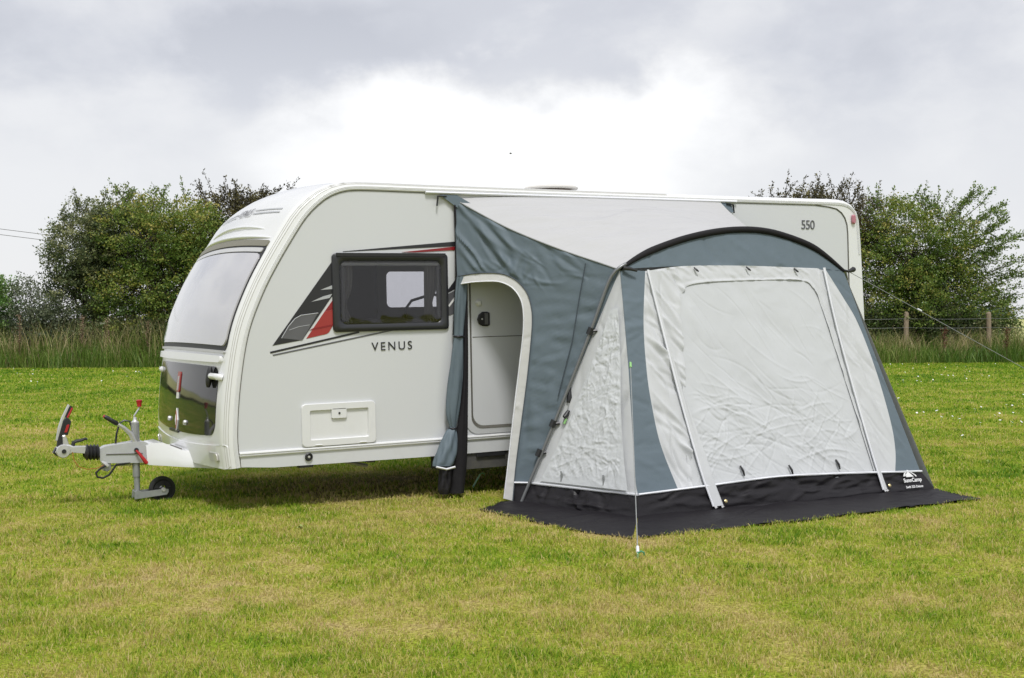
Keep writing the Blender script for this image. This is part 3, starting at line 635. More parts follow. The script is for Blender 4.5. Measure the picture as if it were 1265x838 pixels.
# blind behind the ring
L_ = [(2.955, .168), (3.05, .20), (3.085, .255), (3.34, 1.65), (3.36, 1.87)]; R_ = [(5.29, .172), (5.06, .22), (4.905, 1.68), (4.90, 1.90)]
P = ruled(fpl(L_, -.005), fpl(R_, -.005), 280, 230); XZ = np.stack([P[..., 0], P[..., 2]], -1)
h = creases(XZ, 70, (3.2, 4.95, .3, 1.75), (1.95, 2.65), (.002, .005), (.006, .011), (.08, .35), 21)+creases(XZ, 90, (3.2, 4.95, .3, 1.0), (2.2, 3.3), (.0025, .006), (.005, .010), (.10, .4), 22)+creases(XZ, 50, (3.2, 4.95, .25, .8), (.3, 1.3), (.002, .005), (.005, .010), (.06, .25), 23)
h += creases(XZ, 14, (3.2, 4.9, .3, 1.8), (1.9, 2.5), (.008, .016), (.06, .14), (.3, .8), 24)
lowm = np.clip((1.35-XZ[..., 1])/.8, .12, 1); sk_ = np.stack([XZ[..., 0]*.75+XZ[..., 1]*.66, (XZ[..., 1]*.75-XZ[..., 0]*.66)*.45], -1)
h = .75*h+crumple(sk_, 9, .0020, 311)*lowm; P = push(P, FN, h); A(MB().grid(P), 'front_blind', M['blind'])
# toggles at the top and bottom of the blind
for x, z in ((3.576, 1.938), (4.136, 1.955), (4.67, 1.950)):
    A(MB().tube([fp(x-.005, z, .012), fp(x+.005, z-.03, .03), fp(x+.02, z-.04, .03)], [.006, .009, .005], 6), 'toggle', M['plastic'])
for x, z in ((3.617, .275), (4.117, .252), (4.635, .268)):
    A(MB().tube([fp(x-.01, z+.045, .012), fp(x, z, .024), fp(x+.012, z-.035, .012)], [.007, .010, .006], 6), 'toggle', M['plastic'])
# triangular left window wall
Bp = np.array([2.831, -1.05, 1.912]); Pp = np.array([2.16, -.64, 0]); Dp = np.array([2.54, -1.72, 0])
TN = -np.cross(Bp-Pp, Dp-Pp); TN /= np.linalg.norm(TN)
if TN[0] > 0: TN = -TN
lft = [np.array([2.210, -.651, .166]), Bp]; rgt = [fp(2.585, .165), fp(2.60, .35), fp(2.72, 1.10), Bp]
P = ruled(lft, rgt, 60, 110, False); YZ = np.stack([P[..., 1], P[..., 2]], -1)
h = creases(YZ, 30, (-1.7, -.65, .2, 1.7), (1.2, 1.9), (.003, .007), (.012, .03), (.1, .3), 31)
P = push(P, TN, h); A(MB().grid(P), 'window_panel', M['grey'])
wl = [(2.252, -.755, .19), (2.367, -.844, .487), (2.487, -.927, .817), (2.621, -.999, 1.211), (2.735, -1.062, 1.58)]
wr = [(2.540, -1.600, .19), (2.575, -1.49, .467), (2.638, -1.360, .836), (2.712, -1.245, 1.21), (2.765, -1.130, 1.60)]
P = ruled([np.array(p)+TN*.010 for p in wl], [np.array(p)+TN*.010 for p in wr], 150, 210, True); YZ = np.stack([P[..., 1], P[..., 2]], -1)
h = creases(YZ, 210, (-1.6, -.75, .2, 1.5), (0, PI), (.003, .008), (.005, .010), (.04, .16), 32)+creases(YZ, 60, (-1.6, -.8, .2, 1.6), (1.1, 2.2), (.003, .007), (.008, .015), (.08, .3), 33)
h = .40*h+crumple(YZ, 13, .0036, 301); P = push(P, TN, h); A(MB().grid(P), 'side_window', M['clearwin'])
# slate side wall with the doorway arch
SN = -np.array([.69831412, .7096618, -.09347471])
do = [(1.861, -.098, 1.88), (1.938, -.172, 1.896), (2.03, -.262, 1.901), (2.116, -.347, 1.892), (2.174, -.409, 1.861), (2.222, -.462, 1.812), (2.267, -.518, 1.724), (2.286, -.552, 1.609), (2.286, -.567, 1.495), (2.271, -.572, 1.341), (2.233, -.575, 1.04), (2.18, -.571, .674), (2.127, -.567, .309), (2.093, -.572, .018)]
di = [(1.858, -.104, 1.811), (1.935, -.178, 1.824), (2.027, -.268, 1.829), (2.092, -.333, 1.825), (2.146, -.389, 1.80), (2.184, -.432, 1.762), (2.216, -.472, 1.698), (2.232, -.497, 1.623), (2.233, -.514, 1.505), (2.218, -.521, 1.341), (2.172, -.519, 1.006), (2.126, -.517, .673), (2.078, -.519, .307), (2.04, -.517, .035)]
re_ = [(1.850, .0, 2.540), (1.933, -.092, 2.464), (2.184, -.365, 2.269), (2.474, -.673, 2.094), (2.711, -.922, 1.974), (2.831, -1.05, 1.912)]
oc = np.vstack([resample([(1.835, -.068, 1.88), (1.838, -.03, 2.30), (1.850, 0, 2.540)], 16)[:-1], resample(re_, 50, True)[:-1], resample([(2.831, -1.05, 1.912), (2.70, -.965, 1.55), (2.215, -.653, .166)], 60)])
ic = resample(do[:-1]+[(2.108, -.570, .166)], len(oc)*4, True)
# match the door curve to the outside: arch part meets the roof edge, upright part meets the pole
na = 15+49; kk = int(np.argmin(np.linalg.norm(ic-np.array([2.267, -.518, 1.724]), axis=1)))
icm = np.vstack([resample(ic[:kk+1], na), resample(ic[kk:], len(oc)-na+1)[1:]])
u = np.linspace(0, 1, 90)[None, :, None]; P = oc[:, None]*(1-u)+icm[:, None]*u
ST = np.stack([P[..., 0]*.71-P[..., 1]*.70, P[..., 2]], -1)      # along the wall, up
h = creases(ST, 9, (1.45, 1.75, 1.95, 2.35), (2.12, 2.32), (.010, .020), (.012, .03), (.3, .5), 41)+creases(ST, 40, (1.4, 2.6, 1.9, 2.35), (2.0, 2.5), (.003, .009), (.010, .025), (.08, .25), 42)
h += creases(ST, 90, (1.95, 2.6, .3, 1.85), (-.5, .35), (.003, .008), (.012, .028), (.06, .25), 43)+creases(ST, 10, (1.9, 2.5, .2, 1.8), (1.2, 1.9), (.004, .010), (.03, .06), (.2, .6), 44)
h += creases(ST, 14, (1.75, 2.1, 1.8, 2.05), (.9, 1.7), (.004, .008), (.012, .02), (.06, .16), 45)
P = push(P, SN, h); A(MB().grid(P), 'side_wall', M['blue'])
A(MB().tube([np.array(p)+SN*.016 for p in [(2.633, -.847, 1.966), (2.579, -.832, 1.673), (2.523, -.82, 1.341), (2.411, -.772, .877)]], .005, 5), 'seam', mat('dark_slate_seam', (.05, .065, .08), .7))
P = ruled([np.array(p)+SN*.004 for p in do], [np.array(p)+SN*.012 for p in di], 10, 150, True)
ST = np.stack([P[..., 0]*.71-P[..., 1]*.70, P[..., 2]], -1)
P = push(P, SN, creases(ST, 80, (1.3, 2.1, 0, 1.95), (-1.2, 1.2), (.002, .006), (.008, .02), (.03, .1), 46)); A(MB().grid(P), 'door_edging', M['edge'])
A(MB().tube([np.array(p)+SN*.013 for p in resample(di, 80, True)], .006, 6), 'zip', M['white'])
A(MB().tube([np.array(p)+SN*.010 for p in resample(do, 80, True)], .0045, 5), 'seam', mat('dark_slate_piping', (.06, .075, .09), .7))
# rolled door curtain beside the doorway: stacked folded sections
def roll(tab, nm, m, folds=4, amp=.16, seed=0, n=40):
    rows = []; r = np.random.default_rng(seed); ph = r.uniform(0, 6)
    T = resample(tab, 48, True)
    for j, (xl, xr, z, d, yy) in enumerate(T):
        c = (xl+xr)/2; w = (xr-xl)/2; row = []
        for k in range(n):
            a_ = 2*PI*k/n; f = 1+amp*math.sin(folds*a_+ph+.12*j)+amp*.5*math.sin((folds+3)*a_-.2*j)
            row.append((c+w*math.cos(a_)*min(1.08, f), yy+d*math.sin(a_)*f, z))
        rows.append(row)
    mb = MB().grid(rows, True); k = len(mb.v); return A(mb, nm, m)
roll([(1.830, 1.925, 1.875, .030, -.085), (1.805, 1.905, 1.61, .032, -.075), (1.803, 1.890, 1.378, .028, -.07), (1.775, 1.888, 1.20, .034, -.07), (1.742, 1.872, .93, .038, -.07), (1.730, 1.840, .726, .035, -.07), (1.760, 1.812, .602, .026, -.07)], 'rolled_curtain', M['blue'], 4, .14, 1)
roll([(1.760, 1.812, .602, .026, -.07), (1.700, 1.815, .54, .04, -.08), (1.655, 1.812, .45, .055, -.09), (1.602, 1.792, .33, .06, -.10), (1.592, 1.765, .285, .055, -.10)], 'rolled_curtain', M['blue'], 5, .12, 2)
A(MB().tube([(1.592, -.155, .285), (1.68, -.168, .262), (1.765, -.155, .275)], .010, 6), 'curtain_binding', M['white'])
roll([(1.690, 1.800, .40, .04, -.07), (1.665, 1.765, .25, .045, -.08), (1.640, 1.745, .10, .045, -.09), (1.650, 1.735, .045, .035, -.09)], 'curtain_hem', M['mud'], 4, .12, 3)
for z, xl, xr in ((1.378, 1.80, 1.893), (.602, 1.752, 1.818)):
    A(MB().tube([(xl+(xr-xl)*(.5-.5*math.cos(t)), -.07-.036*math.sin(t), z-.01) for t in np.linspace(0, PI, 9)], .008, 5), 'tie', M['mud'])
roll([(1.905, 1.944, 1.86, .012, -.05), (1.895, 1.942, 1.20, .02, -.05), (1.868, 1.936, .79, .03, -.05), (1.800, 1.925, .375, .04, -.05), (1.760, 1.90, .04, .05, -.05)], 'curtain_lining', M['sleeve'], 3, .10, 4)
A(MB().tube([(1.838, -.02, 2.52), (1.846, -.028, 2.2), (1.838, -.045, 1.88), (1.815, -.035, 1.38)], .010, 6), 'draught_seal', M['sleeve'])
# roof sheet
RZ = 2.545
nu, nv = 70, 40
u = np.linspace(0, 1, nu); ap = resample(archP, nu); redge = resample(re_, nv, True)
rail_l = np.stack([1.848+(4.66-1.848)*u, np.full(nu, -.012), RZ+.001+(np.linspace(1.848, 4.66, nu))*.0177], 1)
P = np.zeros((nv, nu, 3)); vv = np.linspace(0, 1, nv)
for j, v in enumerate(vv):
    P[j] = rail_l*(1-v)+ap*v
    b = 4*v*(1-v); e = (2*u-1)
    P[j, :, 2] -= .035*b
    P[j, :, 0] -= .085*b*np.sign(e)*np.abs(e)**5
    P[j, :, 2] -= .045*b*np.abs(e)**5
for j in range(nv):
    P[j] += (redge[j]-P[j, 0])[None]*((1-u)**7)[:, None]
XY = P[..., :2]
h = creases(XY, 60, (2.2, 4.9, -.8, -.05), (-.22, .18), (.004, .010), (.010, .025), (.3, .9), 51)+creases(XY, 22, (2.2, 4.5, -.9, -.1), (-.6, .6), (.006, .014), (.05, .1), (.3, .7), 52)
P[..., 2] += h*np.minimum(1, 10*np.minimum(u, 1-u))[None]*np.minimum(1, 10*np.minimum(vv, 1-vv))[:, None]
A(MB().grid(P), 'roof', M['roof'])
A(MB().tube([P[j, 0]+np.array([-.004, 0, 0]) for j in range(nv)], .006, 5), 'roof_seam', M['rope'])
A(MB().tube([(x, -.014, RZ+.006+x*.0177) for x in np.linspace(1.57, 4.86, 30)], .013, 6), 'rail_beading', M['white'])
A(MB().add([(1.70, -.016, 2.565), (1.86, -.014, 2.570), (1.97, -.06, 2.50), (1.868, -.03, 2.455)], [(0, 1, 2, 3)], False), 'roof_flap', M['blue'])
A(MB().add([(4.66, -.014, 2.62), (4.79, -.012, 2.62), (4.81, -.03, 2.54), (4.76, -.07, 2.52)], [(0, 1, 2, 3)], False), 'roof_flap', M['blue'])
for x, sg in ((1.66, 1), (4.83, -1)):
    A(MB().tube([(x+.10*sg, -.02, 2.555+x*.0177-.03), (x+.02*sg, -.024, 2.555+x*.0177-.035), (x+.01*sg, -.026, 2.44+x*.0177)], [.010, .014, .012], 6, flat=.5), 'strap', M['plastic'])
# right side wall (turned away from the camera)
A(MB().grid(ruled([p+np.array([0, 0, -.004]) for p in P[:, -1]], [(5.15, 0, .02), (5.73, -.64, .02)], 20, 40)), 'side_wall', M['blue'])
A(MB().grid(ruled([(5.254, -1.045, 1.935), (5.73, -.64, .02)], [(5.254, -1.050, 1.932), (5.69, -1.72, .0)], 20, 40)), 'window_panel', M['grey'])
# poles
A(MB().tube([p+FN*.006 for p in archP], [.013+.016*min(1, 8*t*(1-t)) if 0 < t < 1 else .014 for t in np.linspace(0, 1, 60)], 10), 'arch_sleeve', M['sleeve'])
pl = A(MB().tube(resample([np.array(p)+SN*.020+TN*.012 for p in [(2.147, -.632, .0), (2.443, -.812, .832), (2.637, -.928, 1.407), (2.755, -.996, 1.78), (2.80, -1.028, 1.88), (2.835, -1.052, 1.922), (2.90, -1.05, 1.955)]], 40, True), .0140, 10), 'pole', M['pole'])
for p in [(2.637, -.924, 1.407), (2.375, -.766, .653), (2.28, -.704, .413)]:
    q = np.array(p)+SN*.022+TN*.012; d = np.array([.68, -.42, 1.92]); d /= np.linalg.norm(d)
    A(MB().tube([q-d*.03, q+d*.03], .027, 8), 'pole_clamp', M['plastic'], pl) if False else MB().tube([q-d*.03, q+d*.03], .026, 8).obj('pole_clamp', M['plastic'], pl, AO)
    MB().tube([q, q+np.array([.05, -.03, .005])], [.016, .012], 6).obj('clamp_screw', M['plastic'], pl, AO)
A(MB().tube(resample([(5.24, -1.04, 1.945), (5.30, -1.02, 1.925), (5.35, -.985, 1.85), (5.375, -.93, 1.55), (5.60, -.66, 0)], 30, True), .0140, 10), 'pole', M['pole'])
A(MB().tube([fp(2.84, 1.915, .03), fp(2.90, 1.90, .05), fp(2.955, 1.885, .05)], [.02, .016, .009], 6), 'corner_strap', M['plastic'])
A(MB().tube([(5.25, -1.05, 1.945), (5.30, -1.06, 1.935), (5.36, -1.06, 1.955), (5.375, -1.06, 1.955)], [.012, .012, .026, .02], 8), 'corner_strap', M['plastic'])
# mud walls, bindings and ground flaps
mt = [fp(2.585, .165, .004), fp(3.2, .185, .012), fp(3.97, .212, .014), fp(4.7, .195, .012), fp(5.275, .172, .010), fp(5.575, .163, .004)]
mbm = [np.array([2.545, -1.72, .004]), np.array([5.69, -1.725, .004])]
P = ruled(mt, mbm, 26, 140); XZ = np.stack([P[..., 0], P[..., 2]], -1)
P = push(P, FN, creases(XZ, 34, (2.6, 5.6, .06, .18), (.1, .5), (.004, .011), (.010, .025), (.06, .22), 61)+creases(XZ, 12, (2.6, 5.6, .0, .16), (-.08, .12), (.006, .014), (.015, .03), (.3, .7), 62))
A(MB().grid(P), 'mud_wall', M['mud'])
P = ruled([lft[0], rgt[0]], [Pp+np.array([-.06, .02, .004]), Dp+np.array([.005, 0, .004])], 26, 60); YZ = np.stack([P[..., 1], P[..., 2]], -1)
P = push(P, TN, creases(YZ, 30, (-1.7, -.6, .03, .17), (.5, 2.4), (.004, .012), (.010, .022), (.06, .2), 63)+creases(YZ, 6, (-1.7, -.7, .0, .1), (-.1, .1), (.006, .012), (.015, .03), (.3, .5), 64)); A(MB().grid(P), 'mud_wall', M['mud'])
P = ruled([(2.108, -.570, .166), (2.215, -.653, .166)], [(2.093, -.572, .004), (2.12, -.63, .004)], 12, 12); A(MB().grid(P), 'mud_wall', M['mud'])
A(MB().tube([np.array(p)+FN*.008 for p in resample(mt, 40, True)], .0095, 6), 'binding', M['white'])
A(MB().tube([lft[0]+TN*.008+(rgt[0]-lft[0])*t+np.array([0, 0, -.012*4*t*(1-t)*0]) for t in np.linspace(0, 1, 20)], .010, 6), 'binding', M['white'])
A(MB().tube([np.array(p)+SN*.012 for p in [(2.108, -.570, .168), (2.215, -.653, .168)]], .009, 6), 'binding', M['white'])
def flap(inn, out, nm, seed, nu, nv):
    P = ruled(inn, out, nu, nv); r = np.random.default_rng(seed)
    h = creases(P[..., :2], 26, (1.6, 5.7, -2.5, -.6), (-.3, .6), (.006, .020), (.012, .04), (.10, .5), seed)+.012*(vnoise(P[..., 0], P[..., 1], 3.2, seed)-.5)+.010*(vnoise(P[..., 0], P[..., 1], 8, seed+1)-.5)
    edge = np.linspace(0, 1, P.shape[1])[None, :]; P[..., 2] += .018+np.clip(h, -.014, .04)+.012*edge**3*(vnoise(P[..., 0], P[..., 1], 5, seed+2)-.2)
    P[..., :2] += (.05*(vnoise(P[..., 0], P[..., 1], 2.6, seed+3)-.5)*edge**2)[..., None]*np.array([.6, 1])
    P[:, 0, 2] = .004
    return A(MB().grid(P), nm, M['mudflat'])
flap([(2.545, -1.72, 0), (3.9, -1.722, 0), (5.69, -1.725, 0)], [(2.02, -2.48, -.006), (2.7, -2.495, -.006), (3.55, -2.49, -.006), (4.45, -2.42, -.006), (5.53, -2.375, -.006)], 'ground_flap', 71, 40, 150)
flap([(2.02, -.50, 0), (2.16, -.64, 0), (2.545, -1.72, 0)], [(1.66, -.80, -.006), (1.725, -1.325, -.006), (1.775, -1.976, -.006), (1.97, -2.50, -.006)], 'ground_flap', 72, 36, 90)
# zipped flaps on the front
def zipflap(L_, wid, nm, seed):
    a_ = resample(fpl(L_, .020), 60, True); rows = []
    for j, p in enumerate(a_):
        t = j/59; w = np.interp(t, [0, .3, .8, 1], wid)
        rows.append([p+np.array([w*s, 0, -.0])+FN*(.002+.010*math.sin(PI*s)+.007*math.sin(9*t+7*s+seed)*s) for s in np.linspace(0, 1, 10)])
    fl = A(MB().grid(rows), nm, M['grey'])
    MB().tube([p+FN*.006 for p in a_], .0075, 6).obj('zip', M['white'], fl, AO)
    q = a_[-1]
    for dx in (.02, wid[-1]-.02):
        MB().tube([q+np.array([dx, 0, .0]), q+np.array([dx+.006, -.015, -.014])], [.010, .014], 6).obj('zip_pull', M['silver'], fl, AO)
    MB().lathe([(.012, .0), (.016, .006), (.008, .012), (0, .012)], q+np.array([wid[-1]+.03, .012, .03]), FN, 10).obj('eyelet', mat('brass_eyelet', (.6, .5, .25), .35, metal=.7), fl, AO)
zipflap([(3.081, 1.905), (3.110, 1.40), (3.148, .823), (3.20, .30), (3.249, .028)], [.02, .03, .09, .105], 'zip_flap', 0)
zipflap([(5.000, 1.955), (4.985, 1.50), (5.000, .966), (5.03, .40), (5.060, .035)], [.02, .02, .035, .06], 'zip_flap', 2)
# maker's mark on the mud wall
lm = lambda x, z: frame(fp(x, z, .022), (1, 0, 0), (0, .347, 1))
lgo = text_mesh('SunnCamp', .048, lm(5.325, .080), 'lettering', M['decwhite'], aw, bold=.0012, origin=AO, spacing=1.02)
text_mesh('Swift 325 Deluxe', .029, lm(5.335, .030), 'lettering', M['decwhite'], aw, bold=.0006, origin=AO)
def mark(poly, nm, off=.022):
    q = [fp(5.41+p[0], .122+p[1]*.8, off) for p in poly]; n = len(q)
    A(MB().add(q+[p-FN*.004 for p in q], [list(range(n))]+[(i, (i+1) % n, n+(i+1) % n, n+i) for i in range(n)], False), nm, M['decwhite'])
mark([(-.045, 0), (.045, 0), (.012, .035), (-.018, .062)], 'emblem')
mark([(-.075, .01), (-.06, .04), (-.035, .058), (-.03, .052), (-.048, .036), (-.058, .010)], 'emblem')
mark([(-.015, .075), (.02, .052), (.07, .018), (.082, 0), (.066, 0), (.056, .016), (.012, .048), (-.02, .068)], 'emblem')
mark([(-.052, .01), (-.04, .035), (-.03, .035), (-.036, .01)], 'emblem')
# tabs and guy ropes
A(MB().tube([(2.484, -.825, .95), (2.47, -.85, .87), (2.458, -.852, .83)], [.016, .024, .014], 6), 'guy_tab', M['plastic'])
A(MB().tube([(2.458, -.86, .83), (2.433, -.86, .735), (2.40, -.85, .66)], .004, 5), 'guy_rope', M['rope'])
A(MB().tube([(2.452, -.865, .765), (2.428, -.87, .735), (2.40, -.875, .715)], [.014, .020, .014], 6), 'guy_tab', M['plastic'])
A(MB().tube([(2.425, -.872, .70), (2.405, -.87, .66)], .009, 5), 'guy_slider', M['green'])
for p in ((2.335, -.96, .225), (2.477, -1.363, .229)):
    q = np.array(p)+TN*.02; A(MB().tube([q+np.array([0, 0, .06]), q+np.array([.008, 0, .02]), q-np.array([0, 0, .02])], [.006, .009, .005], 6), 'toggle', M['rope'])
g0 = np.array([2.635, -1.49, 1.17]); g1 = np.array([1.640, -3.05, .02])
A(MB().tube([g0, g0*.5+g1*.5, g1], .0035, 5), 'guy_rope', M['rope'])
A(MB().tube([g0, g0+(g1-g0)*.03], .010, 6), 'guy_slider', M['green'])
A(MB().tube([g0+(g1-g0)*.965, g0+(g1-g0)*.99], .010, 6), 'guy_slider', M['white'])
h0 = np.array([5.30, -1.05, 1.94]); h1 = np.array([9.2, -2.0, .02])
A(MB().tube([h0, h0*.5+h1*.5-np.array([0, 0, .02]), h1], .003, 5), 'guy_rope', M['rope'])
A(MB().tube([h0+(h1-h0)*.18, h0+(h1-h0)*.19], .008, 6), 'guy_slider', M['white'])
def peg(p, d, ln, label, hook=True):
    p = np.array(p, float); d = np.array(d, float)/np.linalg.norm(d)
    e = empty('tent_peg', p); tag(e, label, 'tent peg', 'tent pegs in the lawn')
    q = [-d*.12, d*ln]; MB().tube(q, .008 if ln > .1 else .006, 6).obj('shaft', M['peg'], e)
    t = d*ln; MB().tube([t, t+np.array([.018, -.01, .012]), t+np.array([.032, -.02, .004]), t+np.array([.034, -.02, -.014])], [.005, .007, .006, .004], 6).obj('hook', M['green'] if ln > .1 else mat('deep_green_peg', (.03, .22, .10), .5), e)
peg((1.632, -3.06, 0), (-.3, -.5, .9), .045, 'short green peg in the grass at the awning front corner rope')
peg((2.192, .381, 0), (.35, -.25, .75), .15, 'tall pale green peg leaning in the shadow under the caravan')
peg((9.205, -2.0, 0), (.5, -.1, .9), .04, 'green peg at the end of the long rope right of the awning')

# ================================================================== GROUND
E0 = np.array([4.27523874, 32.71082694]); HU = np.array([.90377, -.42801]); HV = np.array([.42801, .90377])
CAM = np.array([-2.822, -9.610, 1.505])
def hp(a, b, z=0): q = E0+HU*a+HV*b; return np.array([q[0], q[1], z])
def lawn_color(N, L, vec_socket):
    """patchy turf colour from world position: returns colour socket; straw, olive and green"""
    def noise(sc, det, off, rough=.55):
        mp = N.new('ShaderNodeMapping'); mp.inputs['Location'].default_value = (off, off*1.7, 0); mp.inputs['Scale'].default_value = (1, 1, 0)
        L.new(vec_socket, mp.inputs[0]); n = N.new('ShaderNodeTexNoise'); n.inputs['Scale'].default_value = sc; n.inputs['Detail'].default_value = det; n.inputs['Roughness'].default_value = rough
        L.new(mp.outputs[0], n.inputs['Vector']); return n.outputs['Fac']
    def mth(op, a, b):
        m = N.new('ShaderNodeMath'); m.operation = op
        for i, x in enumerate((a, b)):
            if isinstance(x, (int, float)): m.inputs[i].default_value = x
            else: L.new(x, m.inputs[i])
        return m.outputs[0]
    n1 = noise(.55, 4, 3.1); n2 = noise(2.6, 4, 11.3); n3 = noise(.13, 2, 7.7); n4 = noise(9, 3, 1.2)
    # greener towards the far hedge: distance across the field
    dp = N.new('ShaderNodeVectorMath'); dp.operation = 'DOT_PRODUCT'; L.new(vec_socket, dp.inputs[0]); dp.inputs[1].default_value = (HV[0], HV[1], 0)
    far = N.new('ShaderNodeMapRange'); far.inputs[1].default_value = -6; far.inputs[2].default_value = 24; far.inputs[3].default_value = -.10; far.inputs[4].default_value = .22; L.new(dp.outputs['Value'], far.inputs[0])
    s = mth('ADD', mth('ADD', mth('MULTIPLY', n1, .55), mth('MULTIPLY', n2, .45)), mth('ADD', mth('MULTIPLY', n3, .25), mth('MULTIPLY', n4, .18)))
    s = mth('ADD', mth('MULTIPLY', mth('SUBTRACT', s, .715), 2.5), .47)
    return mth('ADD', s, far.outputs[0]), far.outputs[0]
def ramp(N, stops):
    r = N.new('ShaderNodeValToRGB'); e = r.color_ramp.elements
    e[0].position = stops[0][0]; e[0].color = c4(stops[0][1]); e[1].position = stops[-1][0]; e[1].color = c4(stops[-1][1])
    for p, c in stops[1:-1]: k = e.new(p); k.color = c4(c)
    return r
TURF = [(.0, (.59, .48, .22)), (.18, (.55, .495, .142)), (.36, (.42, .455, .060)), (.56, (.295, .405, .028)), (.80, (.185, .325, .016)), (1.0, (.08, .20, .008))]
def turf_mat(name, blade):
    m, nt, N, L = newmat(name)
    o = N.new('ShaderNodeOutputMaterial'); g = N.new('ShaderNodeNewGeometry')
    s, far = lawn_color(N, L, g.outputs['Position'])
    rp = ramp(N, TURF)
    if blade:
        at = N.new('ShaderNodeAttribute'); at.attribute_name = 'tone'
        md = N.new('ShaderNodeMath'); md.operation = 'ADD'; L.new(s, md.inputs[0]); L.new(at.outputs['Fac'], md.inputs[1]); L.new(md.outputs[0], rp.inputs[0])
        d = N.new('ShaderNodeBsdfPrincipled'); d.inputs['Roughness'].default_value = .6; d.inputs['Specular IOR Level'].default_value = .25
        t = N.new('ShaderNodeBsdfTranslucent'); mx = N.new('ShaderNodeMixShader'); mx.inputs[0].default_value = .38
        L.new(rp.outputs[0], d.inputs['Base Color']); L.new(rp.outputs[0], t.inputs[0]); L.new(d.outputs[0], mx.inputs[1]); L.new(t.outputs[0], mx.inputs[2]); L.new(mx.outputs[0], o.inputs[0])
    else:
        L.new(s, rp.inputs[0])
        n = N.new('ShaderNodeTexNoise'); n.inputs['Scale'].default_value = 45; n.inputs['Detail'].default_value = 6; L.new(g.outputs['Position'], n.inputs['Vector'])
        mx = N.new('ShaderNodeMix'); mx.data_type = 'RGBA'; mr = N.new('ShaderNodeMapRange'); mr.inputs[1].default_value = .35; mr.inputs[2].default_value = .7; L.new(n.outputs['Fac'], mr.inputs[0])
        mlt = N.new('ShaderNodeMix'); mlt.data_type = 'RGBA'; mlt.blend_type = 'MULTIPLY'; mlt.inputs[0].default_value = 1; L.new(rp.outputs[0], mlt.inputs[6]); mlt.inputs[7].default_value = (.34, .30, .26, 1)
        L.new(mr.outputs[0], mx.inputs[0]); L.new(mlt.outputs[2], mx.inputs[6]); L.new(rp.outputs[0], mx.inputs[7])
        d = N.new('ShaderNodeBsdfPrincipled'); d.inputs['Roughness'].default_value = .95; d.inputs['Specular IOR Level'].default_value = .1
        L.new(mx.outputs[2], d.inputs['Base Color']); bp = N.new('ShaderNodeBump'); bp.inputs['Strength'].default_value = .8; bp.inputs['Distance'].default_value = .03; L.new(n.outputs['Fac'], bp.inputs['Height']); L.new(bp.outputs[0], d.inputs['Normal'])
        L.new(d.outputs[0], o.inputs[0])
    return m
mb = MB(); S_ = 2500
mb.add([(-S_, -S_, 0), (S_, -S_, 0), (S_, S_, 0), (-S_, S_, 0)], [(0, 1, 2, 3)], False)
tag(mb.obj('ground', turf_mat('turf_soil', False)), kind='structure')
mb = MB(); mb.add([hp(-300, 3.2, .30), hp(600, 3.2, .30), hp(600, 900, .6), hp(-300, 900, .6)], [(0, 1, 2, 3)], False)
tag(mb.obj('far_field', mat('crop_field', (.40, .40, .15), .9, var=.25, vscale=.4)), kind='structure')

def blades_mesh(name, x, y, h, w, lean, tone, m, z0=0.0, curl=1.0, nseg=2):
    n = len(x); az = rng.uniform(0, 2*PI, n); la = rng.uniform(0, 2*PI, n)
    sx, sy = np.cos(az)*w*.5, np.sin(az)*w*.5; lx, ly = np.cos(la)*lean*h, np.sin(la)*lean*h
    V = np.zeros((n, 5, 3))
    V[:, 0] = np.stack([x-sx, y-sy, np.full(n, z0)], 1); V[:, 1] = np.stack([x+sx, y+sy, np.full(n, z0)], 1)
    V[:, 2] = np.stack([x+sx*.8+lx*.35, y+sy*.8+ly*.35, z0+h*.6], 1); V[:, 3] = np.stack([x-sx*.8+lx*.35, y-sy*.8+ly*.35, z0+h*.6], 1)
    V[:, 4] = np.stack([x+lx, y+ly, z0+h*np.sqrt(np.maximum(.15, 1-.55*lean**2))], 1)
    base = np.arange(n)*5
    loops = np.stack([base, base+1, base+2, base+3, base+3, base+2, base+4], 1).ravel()
    me = bpy.data.meshes.new(name); me.vertices.add(n*5); me.vertices.foreach_set('co', V.ravel())
    me.loops.add(n*7); me.loops.foreach_set('vertex_index', loops.astype(np.int32))
    me.polygons.add(n*2); st = np.stack([np.arange(n)*7, np.arange(n)*7+4], 1).ravel(); me.polygons.foreach_set('loop_start', st.astype(np.int32))
    me.polygons.foreach_set('loop_total', np.tile([4, 3], n).astype(np.int32)); me.update(calc_edges=True)
    a_ = me.attributes.new('tone', 'FLOAT', 'FACE'); a_.data.foreach_set('value', np.repeat(tone, 2).astype(np.float32))
    me.materials.append(m); o = bpy.data.objects.new(name, me); COL.objects.link(o); return o
yaw = .4976; FW = np.array([math.sin(yaw), math.cos(yaw)]); RT = np.array([math.cos(yaw), -math.sin(yaw)])
